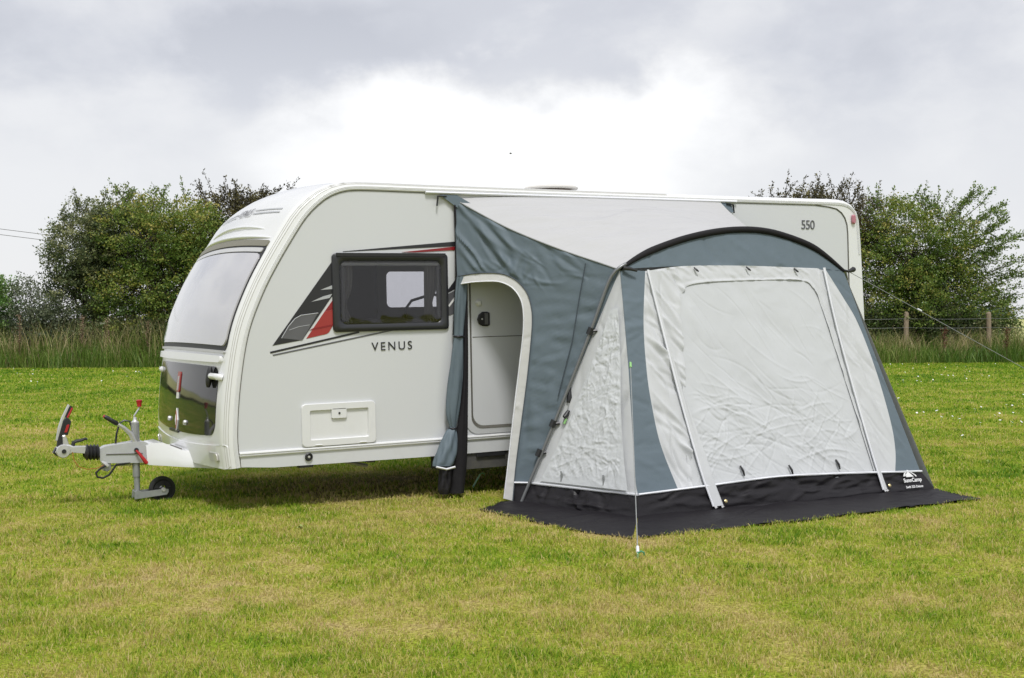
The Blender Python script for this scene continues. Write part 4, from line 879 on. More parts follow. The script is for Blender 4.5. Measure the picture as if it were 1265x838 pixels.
def scatter(d0, d1, dens):
    """random ground points in the part of the lawn between two distances in front of the camera, with side margins"""
    wd = lambda d: .43*d+1.6
    area = (d1-d0)*(wd(d0)+wd(d1)); n = int(area*dens)
    d = rng.uniform(d0, d1, n*2); s = rng.uniform(-1, 1, n*2)*wd(d1); k = np.abs(s) < wd(d); d, s = d[k], s[k]
    x = CAM[0]+FW[0]*d+RT[0]*s; y = CAM[1]+FW[1]*d+RT[1]*s
    keep = np.ones(len(x), bool)
    for poly in ([(2.03, -.52), (1.69, -.82), (1.755, -1.325), (1.80, -1.95), (1.99, -2.455), (2.7, -2.465), (3.55, -2.46), (4.45, -2.39), (5.50, -2.345), (5.65, -1.72), (5.2, 0), (2.0, -.05)],):
        keep &= ~in_poly(x, y, poly)
    keep &= ((x-E0[0])*HV[0]+(y-E0[1])*HV[1]) < .3
    return x[keep], y[keep]
TB = turf_mat('turf_blades', True)
parts = []
for d0, d1, dens, hh, ww in ((4.6, 7.0, 5200, .032, .0042), (7.0, 10.5, 2900, .034, .0056), (10.5, 17, 1000, .036, .009), (17, 28, 330, .040, .015), (28, 46, 120, .045, .024)):
    x, y = scatter(d0, d1, dens); n = len(x)
    tuft = vnoise(x, y, 6.5, 3)*.5+vnoise(x, y, 2.1, 4)*.3+vnoise(x, y, 16, 5)*.2
    k = rng.random(n) < .15+1.25*tuft; x, y, tuft = x[k], y[k], tuft[k]; n = len(x)
    h_ = .88*hh*(.08+1.85*tuft)*rng.uniform(.55, 1.25, n)
    tall = rng.random(n) < .012; h_[tall] *= 1.8
    tone = .03+rng.normal(0, .24, n)+.40*(tuft-.5)+.30*(vnoise(x, y, 28, 6)-.5); tone[rng.random(n) < .15] -= .45
    parts.append((x, y, h_, ww*rng.uniform(.6, 1.3, n), rng.uniform(.25, 1.25, n), tone))
X_ = [np.concatenate([p[i] for p in parts]) for i in range(6)]
tag(blades_mesh('lawn_grass', X_[0], X_[1], X_[2], X_[3], X_[4], X_[5], TB), 'short mown turf with yellowed patches around the caravan', 'grass', kind='stuff')
# broad-leaved weeds and clover
x, y = scatter(4.8, 16, 1.1); V = MB()
for px, py in zip(x[:45], y[:45]):
    if abs(vnoise(np.array([px]), np.array([py]), .6, 9)[0]-.5) < .12: continue
    for k in range(random.randint(4, 8)):
        a_ = random.uniform(0, 2*PI); l = random.uniform(.02, .05); w = l*.32; zt = random.uniform(.015, .045)
        dx, dy = math.cos(a_), math.sin(a_)
        V.add([(px, py, .012), (px+dx*l*.5-dy*w, py+dy*l*.5+dx*w, zt), (px+dx*l, py+dy*l, zt*.7), (px+dx*l*.5+dy*w, py+dy*l*.5-dx*w, zt)], [(0, 1, 2, 3)])
tag(V.obj('weeds', mat('plantain_leaf', (.30, .40, .10), .6, var=.3, vscale=5), auto=0), 'flat broad-leaved plantain rosettes dotted in the turf', 'weeds', kind='stuff')
# daisies
V = MB()
for k in range(520):
    if k < 400: d = random.uniform(15, 30); s = random.gauss(.30, .11)*d
    else: d = random.uniform(30, 40.5); s = random.uniform(-.42, .44)*d
    px = CAM[0]+FW[0]*d+RT[0]*s; py = CAM[1]+FW[1]*d+RT[1]*s
    if k < 400 and vnoise(np.array([px]), np.array([py]), .5, 21)[0] < .5: continue
    r = random.uniform(.014, .024); z = random.uniform(.045, .065); tx, ty = random.uniform(-.5, .5), random.uniform(-.7, .2)
    pts = [(px+r*math.cos(t), py+r*math.sin(t), z+r*(math.cos(t)*tx+math.sin(t)*ty*-1)) for t in np.linspace(0, 2*PI, 7)[:-1]]
    V.add(pts, [tuple(range(6))]); V.add([(px-.002, py, 0), (px+.002, py, 0), (px, py, z)], [(0, 1, 2)])
tag(V.obj('daisies', mat('white_petals', (.75, .75, .72), .7), auto=0), 'tiny white daisies scattered over the far lawn', 'daisies', kind='stuff')

# ================================================================== LEAVES, TREES, HEDGE
def leaf_mat(name, stops, trans=.35):
    m, nt, N, L = newmat(name)
    o = N.new('ShaderNodeOutputMaterial'); at = N.new('ShaderNodeAttribute'); at.attribute_name = 'tone'
    rp = ramp(N, stops); L.new(at.outputs['Fac'], rp.inputs[0])
    d = N.new('ShaderNodeBsdfPrincipled'); d.inputs['Roughness'].default_value = .5; d.inputs['Specular IOR Level'].default_value = .35
    t = N.new('ShaderNodeBsdfTranslucent'); mx = N.new('ShaderNodeMixShader'); mx.inputs[0].default_value = trans
    L.new(rp.outputs[0], d.inputs['Base Color']); L.new(rp.outputs[0], t.inputs[0]); L.new(d.outputs[0], mx.inputs[1]); L.new(t.outputs[0], mx.inputs[2]); L.new(mx.outputs[0], o.inputs[0])
    return m
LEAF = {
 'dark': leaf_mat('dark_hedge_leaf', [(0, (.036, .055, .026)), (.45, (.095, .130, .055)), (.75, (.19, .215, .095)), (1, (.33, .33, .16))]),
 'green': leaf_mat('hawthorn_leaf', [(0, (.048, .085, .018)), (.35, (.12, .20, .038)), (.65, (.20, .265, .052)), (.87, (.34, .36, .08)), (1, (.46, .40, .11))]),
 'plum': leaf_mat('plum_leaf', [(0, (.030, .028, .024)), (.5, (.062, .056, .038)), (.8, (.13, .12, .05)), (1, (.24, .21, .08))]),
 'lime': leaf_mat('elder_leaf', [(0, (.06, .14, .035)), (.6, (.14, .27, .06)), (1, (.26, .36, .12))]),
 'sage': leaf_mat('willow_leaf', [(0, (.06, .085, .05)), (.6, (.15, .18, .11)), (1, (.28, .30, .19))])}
BARK = mat('grey_bark', (.075, .06, .05), .9, var=.4, vscale=4, bump=.6, bscale=12, bdist=.03)
def leaves_mesh(name, P, D, size, tone, m, parent, origin):
    """P leaf bases, D growth directions"""
    n = len(P); D = D/np.linalg.norm(D, axis=1)[:, None]
    r = rng.normal(size=(n, 3))*.75+np.array([0, -.15, 1.0]); S = np.cross(D, r); S /= np.linalg.norm(S, axis=1)[:, None]
    sz = size*rng.uniform(.6, 1.35, n)[:, None]; wv = S*sz*.30
    nn = np.cross(D, S)*sz*.10
    V = np.stack([P, P+D*sz*.5+wv+nn, P+D*sz, P+D*sz*.5-wv+nn], 1)-np.array(origin)
    me = bpy.data.meshes.new(name); me.vertices.add(n*4); me.vertices.foreach_set('co', V.ravel())
    me.loops.add(n*4); me.loops.foreach_set('vertex_index', np.arange(n*4, dtype=np.int32)); me.polygons.add(n)
    me.polygons.foreach_set('loop_start', (np.arange(n)*4).astype(np.int32)); me.polygons.foreach_set('loop_total', np.full(n, 4, np.int32)); me.update(calc_edges=True)
    a_ = me.attributes.new('tone', 'FLOAT', 'FACE'); a_.data.foreach_set('value', np.clip(tone, 0, 1).astype(np.float32))
    me.materials.append(m); o = bpy.data.objects.new(name, me); COL.objects.link(o); o.parent = parent; return o
def tree(name, label, base, blobs, ncl, nleaf, size, leaf, cat='tree', tone0=.5, shoots=(), trunk_r=.12, stems=4, twl=.55, updir=.45, fill=.15, sprays=()):
    """blobs: (a, b, z, ra, rb, rz, weight) ellipsoids along the hedge; shoots: (a, b, z, da, db, dz, length); sprays the same but leafier"""
    org = hp(*base); e = empty(name, org); tag(e, label, cat, 'trees and bushes along the field edge')
    H3 = lambda a, b, z: np.array([E0[0]+HU[0]*a+HV[0]*b, E0[1]+HU[1]*a+HV[1]*b, z])
    wsum = sum(q[6] for q in blobs); PP, DD, TT = [], [], []; wood = MB()
    stemtop = []
    for s in range(stems):
        q = blobs[s % len(blobs)]; tgt = H3(q[0]+rng.normal(0, .25)*q[3], q[1]+rng.normal(0, .25)*q[4], q[2]+q[5]*rng.uniform(-.2, .45))
        b0 = org+np.array([rng.normal(0, .25), rng.normal(0, .15), -.1]); mid = b0*.5+tgt*.5+rng.normal(0, .18, 3)
        path = resample([b0, mid, tgt], 8, True); wood.tube(path, list(np.linspace(trunk_r, trunk_r*.25, 8)), 7); stemtop.append(path)
    trunk = wood
    for q in blobs:
        k = int(.85*ncl*q[6]/wsum); ctr = H3(q[0], q[1], q[2])
        lob = rng.normal(size=(16, 3)); lob /= np.linalg.norm(lob, axis=1)[:, None]; la = rng.uniform(.05, .45, 16)
        for _ in range(k):
            d = rng.normal(size=3); d /= np.linalg.norm(d)
            bulge = .74+max(la*np.clip((lob@d-.72)/.28, 0, 1))
            rr = rng.uniform(.62, 1.0)**.8 if rng.random() > fill else rng.uniform(.25, .65)
            da, db, dz = d[0]*q[3]*rr*bulge, d[1]*q[4]*rr*bulge, d[2]*q[5]*rr*bulge
            c = ctr+np.array([HU[0]*da+HV[0]*db, HU[1]*da+HV[1]*db, dz])
            if c[2] < .25: continue
            out = np.array([HU[0]*d[0]+HV[0]*d[1], HU[1]*d[0]+HV[1]*d[1], d[2]])
            td = out+np.array([0, 0, updir])+rng.normal(0, .45, 3); td /= np.linalg.norm(td)
            L_ = twl*rng.uniform(.5, 1.3); m_ = int(1.65*nleaf*rng.uniform(.6, 1.3)); t = rng.uniform(-.15, 1, m_)
            side = rng.normal(0, 1, (m_, 3))*np.array([.17, .17, .065])
            pos = c+td*(L_*t)[:, None]*np.array([1, 1, .75])+side*(1.1-.6*t)[:, None]
            ld = td*.6+rng.normal(0, .65, (m_, 3))+np.array([0, 0, -.12])
            tn = tone0+rng.normal(0, .20)+.20*(d[2])+rng.normal(0, .14, m_)+.10*(rr-.8)  # sunlit crown tops and shaded undersides and interior put into the leaf colour
            if rng.random() < .07: tn += .22
            PP.append(pos); DD.append(ld); TT.append(tn)
            if rng.random() < .30:
                sp = stemtop[rng.integers(len(stemtop))]; s0 = sp[rng.integers(3, 8)]
                if np.linalg.norm(s0-c) < 2.6: wood.tube([s0, (s0+c)/2+rng.normal(0, .10, 3), c, c+td*L_*.8], [.022, .014, .008, .003], 4, cap=False)
    for lst, dense in ((shoots, 1.0), (sprays, 1.7)):
        for (a, b, z, da, db, dz, L_) in lst:
            c = H3(a, b, z); td = np.array([HU[0]*da+HV[0]*db, HU[1]*da+HV[1]*db, dz]); td /= np.linalg.norm(td)
            bend = rng.normal(0, .10, 3)+np.array([0, 0, -.12 if dense > 1 else .05])
            tt = np.linspace(0, 1, 7); path = [c+td*L_*t+bend*L_*t*t for t in tt]
            wood.tube(path, list(np.linspace(.016, .003, 7)), 4, cap=False)
            m_ = int(L_*46*dense); t = rng.uniform(0, 1, m_)**.85
            pos = c+td*(L_*t)[:, None]+bend*(L_*t*t)[:, None]+rng.normal(0, .05+.045*(dense-1), (m_, 3))*(1.15-.7*t)[:, None]
            PP.append(pos); DD.append(td*.8+rng.normal(0, .6, (m_, 3))); TT.append(tone0+rng.normal(0, .15, m_)-.02)
            for kx in range(2):
                if rng.random() < .7:
                    t0 = rng.uniform(.25, .75); c2 = c+td*L_*t0+bend*L_*t0*t0; td2 = td+rng.normal(0, .5, 3); td2 /= np.linalg.norm(td2); l2 = L_*rng.uniform(.2, .4)
                    wood.tube([c2, c2+td2*l2], [.007, .003], 4, cap=False); m2 = int(l2*46*dense); t2 = rng.uniform(0, 1, m2)
                    PP.append(c2+td2*(l2*t2)[:, None]+rng.normal(0, .04, (m2, 3))); DD.append(td2*.8+rng.normal(0, .6, (m2, 3))); TT.append(tone0+rng.normal(0, .15, m2))
    wood.obj('trunk', BARK, e, org, auto=0)
    P_ = np.concatenate(PP); k = P_[:, 2] > .15
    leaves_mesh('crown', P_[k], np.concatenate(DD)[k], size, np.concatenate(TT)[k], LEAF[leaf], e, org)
    return e
R_ = lambda a, b: random.uniform(a, b)
def topshoots(a0, a1, b, zf, n, l0, l1, lean=.5, da0=0):
    out = []
    for _ in range(n):
        a = R_(a0, a1); out.append((a, b+R_(-.5, .5), zf(a)+R_(-.45, .05), da0+R_(-lean, lean), R_(-.3, .3), 1, R_(l0, l1)))
    return out
# left group
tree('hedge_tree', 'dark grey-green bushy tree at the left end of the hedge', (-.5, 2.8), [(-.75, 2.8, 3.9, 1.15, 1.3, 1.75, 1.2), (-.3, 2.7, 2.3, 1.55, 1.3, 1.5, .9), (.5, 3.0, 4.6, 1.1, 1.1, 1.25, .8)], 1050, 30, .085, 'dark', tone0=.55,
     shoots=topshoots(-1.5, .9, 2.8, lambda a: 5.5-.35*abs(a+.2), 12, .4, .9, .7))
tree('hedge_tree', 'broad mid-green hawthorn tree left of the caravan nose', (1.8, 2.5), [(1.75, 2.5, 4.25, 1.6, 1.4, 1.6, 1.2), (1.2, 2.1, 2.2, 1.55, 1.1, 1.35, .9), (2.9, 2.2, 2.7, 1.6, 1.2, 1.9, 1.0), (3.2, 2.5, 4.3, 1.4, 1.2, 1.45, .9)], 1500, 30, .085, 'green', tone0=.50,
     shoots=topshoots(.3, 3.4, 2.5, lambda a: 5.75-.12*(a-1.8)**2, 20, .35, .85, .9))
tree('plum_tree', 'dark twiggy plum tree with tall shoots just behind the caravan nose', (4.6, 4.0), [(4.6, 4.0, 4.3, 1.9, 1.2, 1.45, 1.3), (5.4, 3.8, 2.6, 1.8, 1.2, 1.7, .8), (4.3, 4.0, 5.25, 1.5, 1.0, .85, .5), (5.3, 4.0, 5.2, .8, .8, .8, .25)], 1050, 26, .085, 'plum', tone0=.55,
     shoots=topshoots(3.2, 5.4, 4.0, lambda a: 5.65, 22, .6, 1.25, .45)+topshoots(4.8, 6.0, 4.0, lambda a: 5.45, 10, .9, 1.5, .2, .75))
tree('elder_bush', 'small bright green elder bush at the far left picture edge', (-3.3, 2.2), [(-3.6, 2.2, 1.9, .75, .9, 1.25, 1)], 230, 26, .10, 'lime', 'bush', .55, trunk_r=.05)
tree('willow_bush', 'low grey-green willow bush between the elder bush and the dark tree', (-2.2, 2.2), [(-2.2, 2.2, 1.75, .85, .8, 1.05, 1), (-1.6, 1.9, 1.2, .9, .7, .8, .8)], 400, 24, .075, 'sage', 'bush', .45, trunk_r=.05,
     shoots=topshoots(-2.9, -1.5, 2.2, lambda a: 2.5, 10, .4, .8, .5))
tree('bramble_bush', 'low tangled dark bramble under the left hawthorn tree', (2.2, 1.6), [(.3, 1.7, .95, 1.5, .6, .75, 1), (2.6, 1.6, .95, 1.7, .6, .8, 1), (5.0, 1.7, .9, 1.7, .6, .8, .9)], 620, 24, .08, 'dark', 'bush', .45, trunk_r=.04, twl=.4)
# right group
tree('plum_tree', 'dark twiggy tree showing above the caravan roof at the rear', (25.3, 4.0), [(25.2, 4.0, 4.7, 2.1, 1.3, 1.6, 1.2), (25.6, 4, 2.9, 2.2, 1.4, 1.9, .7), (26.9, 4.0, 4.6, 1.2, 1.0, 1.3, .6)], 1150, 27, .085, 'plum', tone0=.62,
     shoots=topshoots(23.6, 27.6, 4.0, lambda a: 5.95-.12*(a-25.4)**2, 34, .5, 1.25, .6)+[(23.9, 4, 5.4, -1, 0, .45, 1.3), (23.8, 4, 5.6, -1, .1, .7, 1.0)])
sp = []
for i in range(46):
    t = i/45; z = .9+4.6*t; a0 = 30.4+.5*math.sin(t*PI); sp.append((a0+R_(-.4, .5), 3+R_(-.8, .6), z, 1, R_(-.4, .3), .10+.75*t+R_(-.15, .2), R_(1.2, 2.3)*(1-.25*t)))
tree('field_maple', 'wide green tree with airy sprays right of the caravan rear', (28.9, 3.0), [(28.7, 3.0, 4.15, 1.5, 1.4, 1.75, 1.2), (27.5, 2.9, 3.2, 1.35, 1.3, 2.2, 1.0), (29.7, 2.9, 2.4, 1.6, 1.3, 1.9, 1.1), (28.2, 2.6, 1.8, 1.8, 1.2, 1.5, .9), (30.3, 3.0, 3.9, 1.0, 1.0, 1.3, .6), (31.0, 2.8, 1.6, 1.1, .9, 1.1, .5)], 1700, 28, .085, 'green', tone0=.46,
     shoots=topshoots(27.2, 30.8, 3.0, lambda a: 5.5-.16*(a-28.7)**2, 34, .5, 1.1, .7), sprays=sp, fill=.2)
tree('bramble_bush', 'low dark bramble behind the fence posts on the right', (28.5, 2.2), [(26.6, 2.5, 1.05, 1.6, .7, 1.1, 1.1), (29, 2.5, 1.05, 1.8, .7, 1.1, 1.1), (31.0, 2.6, .85, 1.3, .6, .7, .6), (24.2, 2.5, 1.0, 1.6, .7, 1.0, .9)], 1350, 24, .08, 'dark', 'bush', .42, trunk_r=.04, twl=.4)
# long grass along the hedge
def long_mat(name, stops):
    return leaf_mat(name, stops, .35)
def strip(n, a0, a1, b0, b1, hf, w, lean, tonef, m, name, label):
    a = rng.uniform(a0, a1, n); b = rng.uniform(b0, b1, n); b = b+.45*(vnoise(a, a*0, 1.3, 77)-.5)*(b < .8)+.25*(vnoise(a, a*0, 5, 78)-.5)*(b < .5); x = E0[0]+HU[0]*a+HV[0]*b; y = E0[1]+HU[1]*a+HV[1]*b
    h_ = hf(a, b, n); o = blades_mesh(name, x, y, h_, w*rng.uniform(.6, 1.4, n), lean*rng.uniform(.2, 1.4, n), np.clip(tonef(a, b, n, h_), 0, 1), m)
    return tag(o, label, 'long grass', kind='stuff')
LONG = long_mat('long_grass', [(0, (.07, .14, .022)), (.4, (.16, .26, .04)), (.65, (.32, .35, .11)), (.85, (.52, .42, .23)), (1, (.62, .50, .31))])
def hf1(a, b, n):
    lf = np.clip((12-a)/6, 0, 1); u_ = vnoise(a, b, .9, 31)
    return (.55+.55*np.clip(b/1.5, 0, 1))*(1+.30*lf)*(.75+.5*u_)*rng.uniform(.7, 1.2, n)
strip(24000, -9, 40, -.15, 2.0, hf1, .016, .65, lambda a, b, n, h: .27+.17*np.clip(b, 0, 2)*rng.uniform(0, 1, n)+rng.normal(0, .16, n)+.35*(vnoise(a, b, .6, 33)-.5), LONG, 'long_grass', 'uncut green grass strip between the lawn and the hedge')
strip(4800, -9, 12, .35, 2.2, lambda a, b, n: rng.uniform(1.0, 1.75, n)*(.8+.4*vnoise(a, b, .7, 35)), .016, .40, lambda a, b, n, h: rng.normal(.80, .14, n), LONG, 'seeding_grass', 'tall straw-coloured seed heads on the left verge')
strip(4200, 20, 40, .6, 2.0, lambda a, b, n: rng.uniform(.75, 1.35, n)*(.8+.4*vnoise(a, b, .7, 36)), .016, .5, lambda a, b, n, h: rng.normal(.78, .15, n), LONG, 'seeding_grass', 'straw-tipped seeding grass below the fence wires on the right')
# dock stems (countable): rusty on the right, pale brown on the left
def dock(a, b, h, m, label, red):
    org = hp(a, b); e = empty('dock_plant', org); tag(e, label, 'dock plant', 'dock plants in the long grass')
    mb = MB(); mb.tube([org, org+np.array([.02, 0, h*.5]), org+np.array([.05, 0, h])], [.012, .010, .004], 5).obj('stem', m, e, org)
    n = 240; t = rng.uniform(.45, 1, n); P = org+np.stack([.05*t, 0*t, h*t], 1)+rng.normal(0, .045, (n, 3))*np.array([1, 1, .6]); 
    leaves_mesh('seed_head', P, rng.normal(0, .6, (n, 3))+np.array([0, 0, .5]), .045, rng.uniform(.2, .9, n), red, e, org)
DR = leaf_mat('rusty_seed', [(0, (.06, .022, .012)), (1, (.20, .08, .05))], .2); DB = leaf_mat('straw_seed', [(0, (.16, .10, .06)), (1, (.36, .26, .18))], .2)
SM = mat('dock_stem', (.12, .06, .04), .8)
dock(28.75, .55, 1.15, SM, 'rusty brown dock plant in the long grass between the two fence posts', DR)
dock(30.9, .45, 1.15, SM, 'rusty brown dock plant below the right fence post', DR)
dock(-2.15, .55, 1.75, SM, 'pale brown dried stalk nearest the left picture edge', DB); dock(-.15, .6, 1.7, SM, 'pale dried stalk standing below the dark left tree', DB); dock(.65, .6, 1.65, SM, 'pale dried stalk beside the white cow parsley', DB); dock(1.95, .7, 1.5, SM, 'pale dried stalk closest to the caravan nose', DB)
def umbel(a, b, h, label, r=.11):
    org = hp(a, b); e = empty('cow_parsley', org); tag(e, label, 'wild flower')
    MB().tube([org, org+np.array([.02, .01, h])], .009, 5).obj('stem', mat('umbel_stem', (.10, .15, .05), .7), e, org)
    V = MB(); top = org+np.array([.02, .01, h])
    for k in range(60):
        d = rng.normal(size=3); d[2] = abs(d[2])*.35; d /= np.linalg.norm(d); p = top+d*r*rng.uniform(.4, 1); s = .016
        V.add([p+np.array([s, 0, 0]), p+np.array([0, s, .006]), p+np.array([-s, 0, 0]), p+np.array([0, -s, .006])], [(0, 1, 2, 3)])
    V.obj('flower_head', mat('white_umbel', (.75, .75, .70), .8), e, org, auto=0)
umbel(.58, .35, 1.42, 'white cow parsley head above the long grass on the left')
umbel(-2.95, 1.0, 1.95, 'cream flower head beside the elder bush at the left edge')
# fence: posts and two wires
f0 = hp(27.75, 1.4); fe = empty('post_and_wire_fence', f0); tag(fe, 'wooden post and wire fence in long grass behind the caravan', 'fence')
for i, (a, h) in enumerate(((21.8, 1.7), (24.78, 1.68), (27.75, 1.72), (30.72, 1.70), (33.7, 1.68), (36.7, 1.7))):
    q = hp(a, 1.4); mb = MB()
    r = [.085, .088, .085, .082, .07]; mb.tube([q+np.array([.012*k*(-1)**i, 0, z]) for k, z in enumerate((-.1, .5, 1.0, h-.02, h))], r, 9); mb.obj('post', M['wood'], fe, f0)
for z in (1.50, 1.19):
    pts = []
    for i in range(5):
        a = 21.8+2.975*i
        for t in (0, .25, .5, .75): pts.append(hp(a+2.975*t, 1.31, z-.02*4*t*(1-t)))
    MB().tube(pts, .0045, 5).obj('wire', M['wire'], fe, f0)
# distant tree line
V = MB(); P = []; 
for k in range(160):
    a = 30+k*1.6; hgt = 3.2+2.2*vnoise(np.array([a]), np.array([0.]), .09, 41)[0]+R_(-.4, .4)
    c = hp(a*3.2, 330, .8)
    V.lathe([(.1, 0), (3.4, .6), (4.2, hgt*.45), (2.6, hgt*.85), (.2, hgt)], c+np.array([R_(-2, 2), R_(-6, 6), 0]), (R_(-.1, .1), R_(-.1, .1), 1), 8)
tag(V.obj('distant_woods', mat('distant_foliage', (.10, .14, .13), .95, var=.3, vscale=.3, bump=.8, bscale=1.2, bdist=.6), auto=0), 'far wood along the horizon beyond the crop field', 'woods', kind='stuff')
# overhead wires and a bird
for i, (dz, lab) in enumerate(((0, 'upper of the two thin overhead wires left of the trees'), (-.27, 'lower of the two thin overhead wires left of the trees'))):
    pts = [(-5.4+14.0*t, 59.8-7.3*t, 8.15+dz-3.35*t-.5*4*t*(1-t)*.35) for t in np.linspace(0, 1, 14)]
    pts = [np.array([4.333, 54.868, 5.959+dz])+np.array([2.038, -1.115, -.30])*s for s in np.linspace(-5, 2.6, 16)]
    o = MB().tube(pts, .013, 5).obj('overhead_wire', M['cable']); tag(o, lab, 'cable', 'overhead wires')
bq = np.array([25.856, 43.238, 9.472]); V = MB()
V.tube([bq+RT3*s for RT3, s in ((np.array([.88, -.48, 0]), x) for x in (-.07, -.04, 0, .035, .065))], [.005, .016, .019, .014, .006], 7)
for s in (-1, 1):
    f_ = np.array([.88, -.48, 0]); sd = np.array([.48, .88, 0])*s
    V.add([bq+f_*.05, bq-f_*.04, bq-f_*.05+sd*.13+np.array([0, 0, .03]), bq+sd*.14+f_*.01+np.array([0, 0, .03])], [(0, 1, 2, 3)], False)
tag(V.obj('bird', M['bird'], auto=0), 'tiny dark bird flying high above the caravan roof', 'bird')

# ================================================================== SKY, SUN, CAMERA
SUN_EL = math.radians(60)
sd = np.array([-.30, -.95, 0]); sd /= np.linalg.norm(sd)           # towards the sun, on the ground plane
wd = bpy.data.worlds.new('World'); scene.world = wd; wd.use_nodes = True
nt = wd.node_tree; N = nt.nodes; L = nt.links; N.clear()
out = N.new('ShaderNodeOutputWorld'); bg = N.new('ShaderNodeBackground'); L.new(bg.outputs[0], out.inputs[0])
sky = N.new('ShaderNodeTexSky'); sky.sky_type = 'NISHITA'; sky.sun_disc = False; sky.sun_elevation = SUN_EL; sky.sun_rotation = math.atan2(sd[0], sd[1])
tc = N.new('ShaderNodeTexCoord')
def vm(op, a, b=None):
    n = N.new('ShaderNodeVectorMath'); n.operation = op
    for i, x in enumerate((a, b)):
        if x is None: continue
        if isinstance(x, tuple): n.inputs[i].default_value = x
        else: L.new(x, n.inputs[i])
    return n
def mm(op, a, b=0.0, clamp=False):
    n = N.new('ShaderNodeMath'); n.operation = op; n.use_clamp = clamp
    for i, x in enumerate((a, b)):
        if isinstance(x, (int, float)): n.inputs[i].default_value = x
        else: L.new(x, n.inputs[i])
    return n.outputs[0]
def mr(x, a, b, c, d, smooth=True):
    n = N.new('ShaderNodeMapRange'); n.interpolation_type = 'SMOOTHSTEP' if smooth else 'LINEAR'
    for i, v in enumerate((a, b, c, d)): n.inputs[i+1].default_value = v
    L.new(x, n.inputs[0]); return n.outputs[0]
D = vm('NORMALIZE', tc.outputs['Generated']).outputs[0]
sp_ = N.new('ShaderNodeSeparateXYZ'); L.new(D, sp_.inputs[0]); dz = sp_.outputs[2]
ri = vm('DOT_PRODUCT', D, (.8785, -.4773, 0)).outputs['Value']; fw_ = vm('DOT_PRODUCT', D, (.4773, .8785, 0)).outputs['Value']
# cloud coordinates: bearing and height, stretched sideways
cb = N.new('ShaderNodeCombineXYZ'); L.new(ri, cb.inputs[0]); L.new(mm('MULTIPLY', dz, 1.55), cb.inputs[1]); L.new(fw_, cb.inputs[2])
def cn(scale, det, rough, off, dist=.3):
    n = N.new('ShaderNodeTexNoise'); n.inputs['Scale'].default_value = scale; n.inputs['Detail'].default_value = det; n.inputs['Roughness'].default_value = rough; n.inputs['Distortion'].default_value = dist
    L.new(vm('ADD', cb.outputs[0], off).outputs[0], n.inputs['Vector']); return n.outputs['Fac']
big = cn(4.2, 8, .56, (9.3, 5.2, 1.0), .15); mid = cn(11, 7, .55, (7.1, 4.2, 0), .15) 
# bright gap in the cloud: an arch-shaped opening ahead, edges broken up by the noise
warp = mm('MULTIPLY', mm('SUBTRACT', big, .5), .26)
wm = mm('MULTIPLY', mm('SUBTRACT', mid, .5), .11)
ex = mm('ADD', mm('ADD', ri, .005), warp); ez = mm('ADD', mm('SUBTRACT', dz, .135), mm('ADD', wm, mm('MULTIPLY', warp, .35)))
gap = mm('SQRT', mm('ADD', mm('POWER', mm('ABSOLUTE', mm('DIVIDE', ex, .20)), 2.0), mm('POWER', mm('ABSOLUTE', mm('DIVIDE', ez, .072)), 2.0)))
gapf = mr(gap, .45, 1.22, 1, 0)
band = mr(dz, .02, .14, .0, 1.0)                                   # low haze stays even and pale
dark = mr(mm('ADD', mm('MULTIPLY', big, .75), mm('MULTIPLY', mid, .35)), .46, .64, 0, 1)
def lobe(r0, z0, rw, zw):
    x = mm('DIVIDE', mm('ADD', mm('SUBTRACT', ri, r0), warp), rw); z = mm('DIVIDE', mm('ADD', mm('SUBTRACT', dz, z0), wm), zw)
    return mr(mm('SQRT', mm('ADD', mm('MULTIPLY', x, x), mm('MULTIPLY', z, z))), .2, 1.3, 1, 0)
lobes = mm('ADD', mm('ADD', lobe(-.17, .215, .16, .05), lobe(.22, .185, .15, .055)), lobe(-.40, .20, .12, .04))
dark = mm('ADD', mm('MULTIPLY', dark, .65), mm('MULTIPLY', lobes, .55), True)
hi = mr(dz, .10, .26, .25, 1.0)
bright = mm('SUBTRACT', .80, mm('MULTIPLY', mm('MULTIPLY', dark, hi), .28))
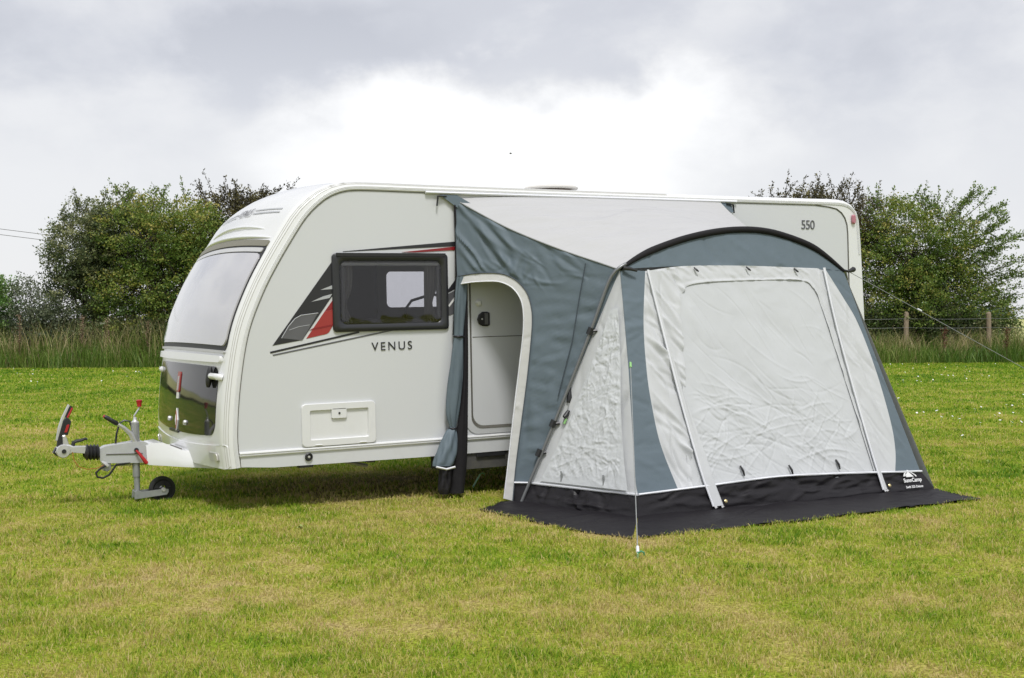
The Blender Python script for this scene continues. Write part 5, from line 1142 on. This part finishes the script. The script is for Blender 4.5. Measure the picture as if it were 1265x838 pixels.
bright = mm('ADD', bright, mm('MULTIPLY', gapf, mm('SUBTRACT', 1.03, bright)))
cr = ramp(N, [(.46, (.41, .425, .475)), (.64, (.55, .562, .605)), (.80, (.695, .698, .715)), (.95, (.84, .84, .845)), (1.0, (.875, .875, .875))])
L.new(bright, cr.inputs[0])
mx = N.new('ShaderNodeMix'); mx.data_type = 'RGBA'; mx.inputs[0].default_value = .93
sk = N.new('ShaderNodeMix'); sk.data_type = 'RGBA'; sk.blend_type = 'MULTIPLY'; sk.inputs[0].default_value = 1; L.new(sky.outputs[0], sk.inputs[6]); sk.inputs[7].default_value = (.1, .1, .1, 1)
L.new(sk.outputs[2], mx.inputs[6]); L.new(cr.outputs[0], mx.inputs[7]); L.new(mx.outputs[2], bg.inputs[0]); bg.inputs[1].default_value = 1.0
su = bpy.data.lights.new('sun', 'SUN'); su.energy = 2.2; su.angle = math.radians(12); su.color = (1, .982, .955)
so_ = bpy.data.objects.new('sun', su); COL.objects.link(so_)
sv = Vector((sd[0]*math.cos(SUN_EL), sd[1]*math.cos(SUN_EL), math.sin(SUN_EL))); so_.rotation_euler = sv.to_track_quat('Z', 'Y').to_euler()

cam = bpy.data.cameras.new('camera'); co = bpy.data.objects.new('camera', cam); COL.objects.link(co); scene.camera = co
cam.sensor_width = 36; cam.lens = 1548.4/1265*36; cam.clip_end = 6000; cam.clip_start = .05
pit, roll_ = .0151, -.0037
F = Vector((math.sin(yaw)*math.cos(pit), math.cos(yaw)*math.cos(pit), -math.sin(pit))); Rr = Vector((math.cos(yaw), -math.sin(yaw), 0)); Uu = Rr.cross(F)
R2 = Rr*math.cos(roll_)+Uu*math.sin(roll_); U2 = Uu*math.cos(roll_)-Rr*math.sin(roll_)
mw = Matrix((R2, U2, -F)).transposed().to_4x4(); mw.translation = Vector(CAM); co.matrix_world = mw
vs = scene.view_settings; vs.view_transform = 'Standard'; vs.look = 'None'; vs.gamma = 1; vs.exposure = .33; vs.use_curve_mapping = False
scene.cycles.max_bounces = 8; scene.cycles.transparent_max_bounces = 12; scene.cycles.use_denoising = True
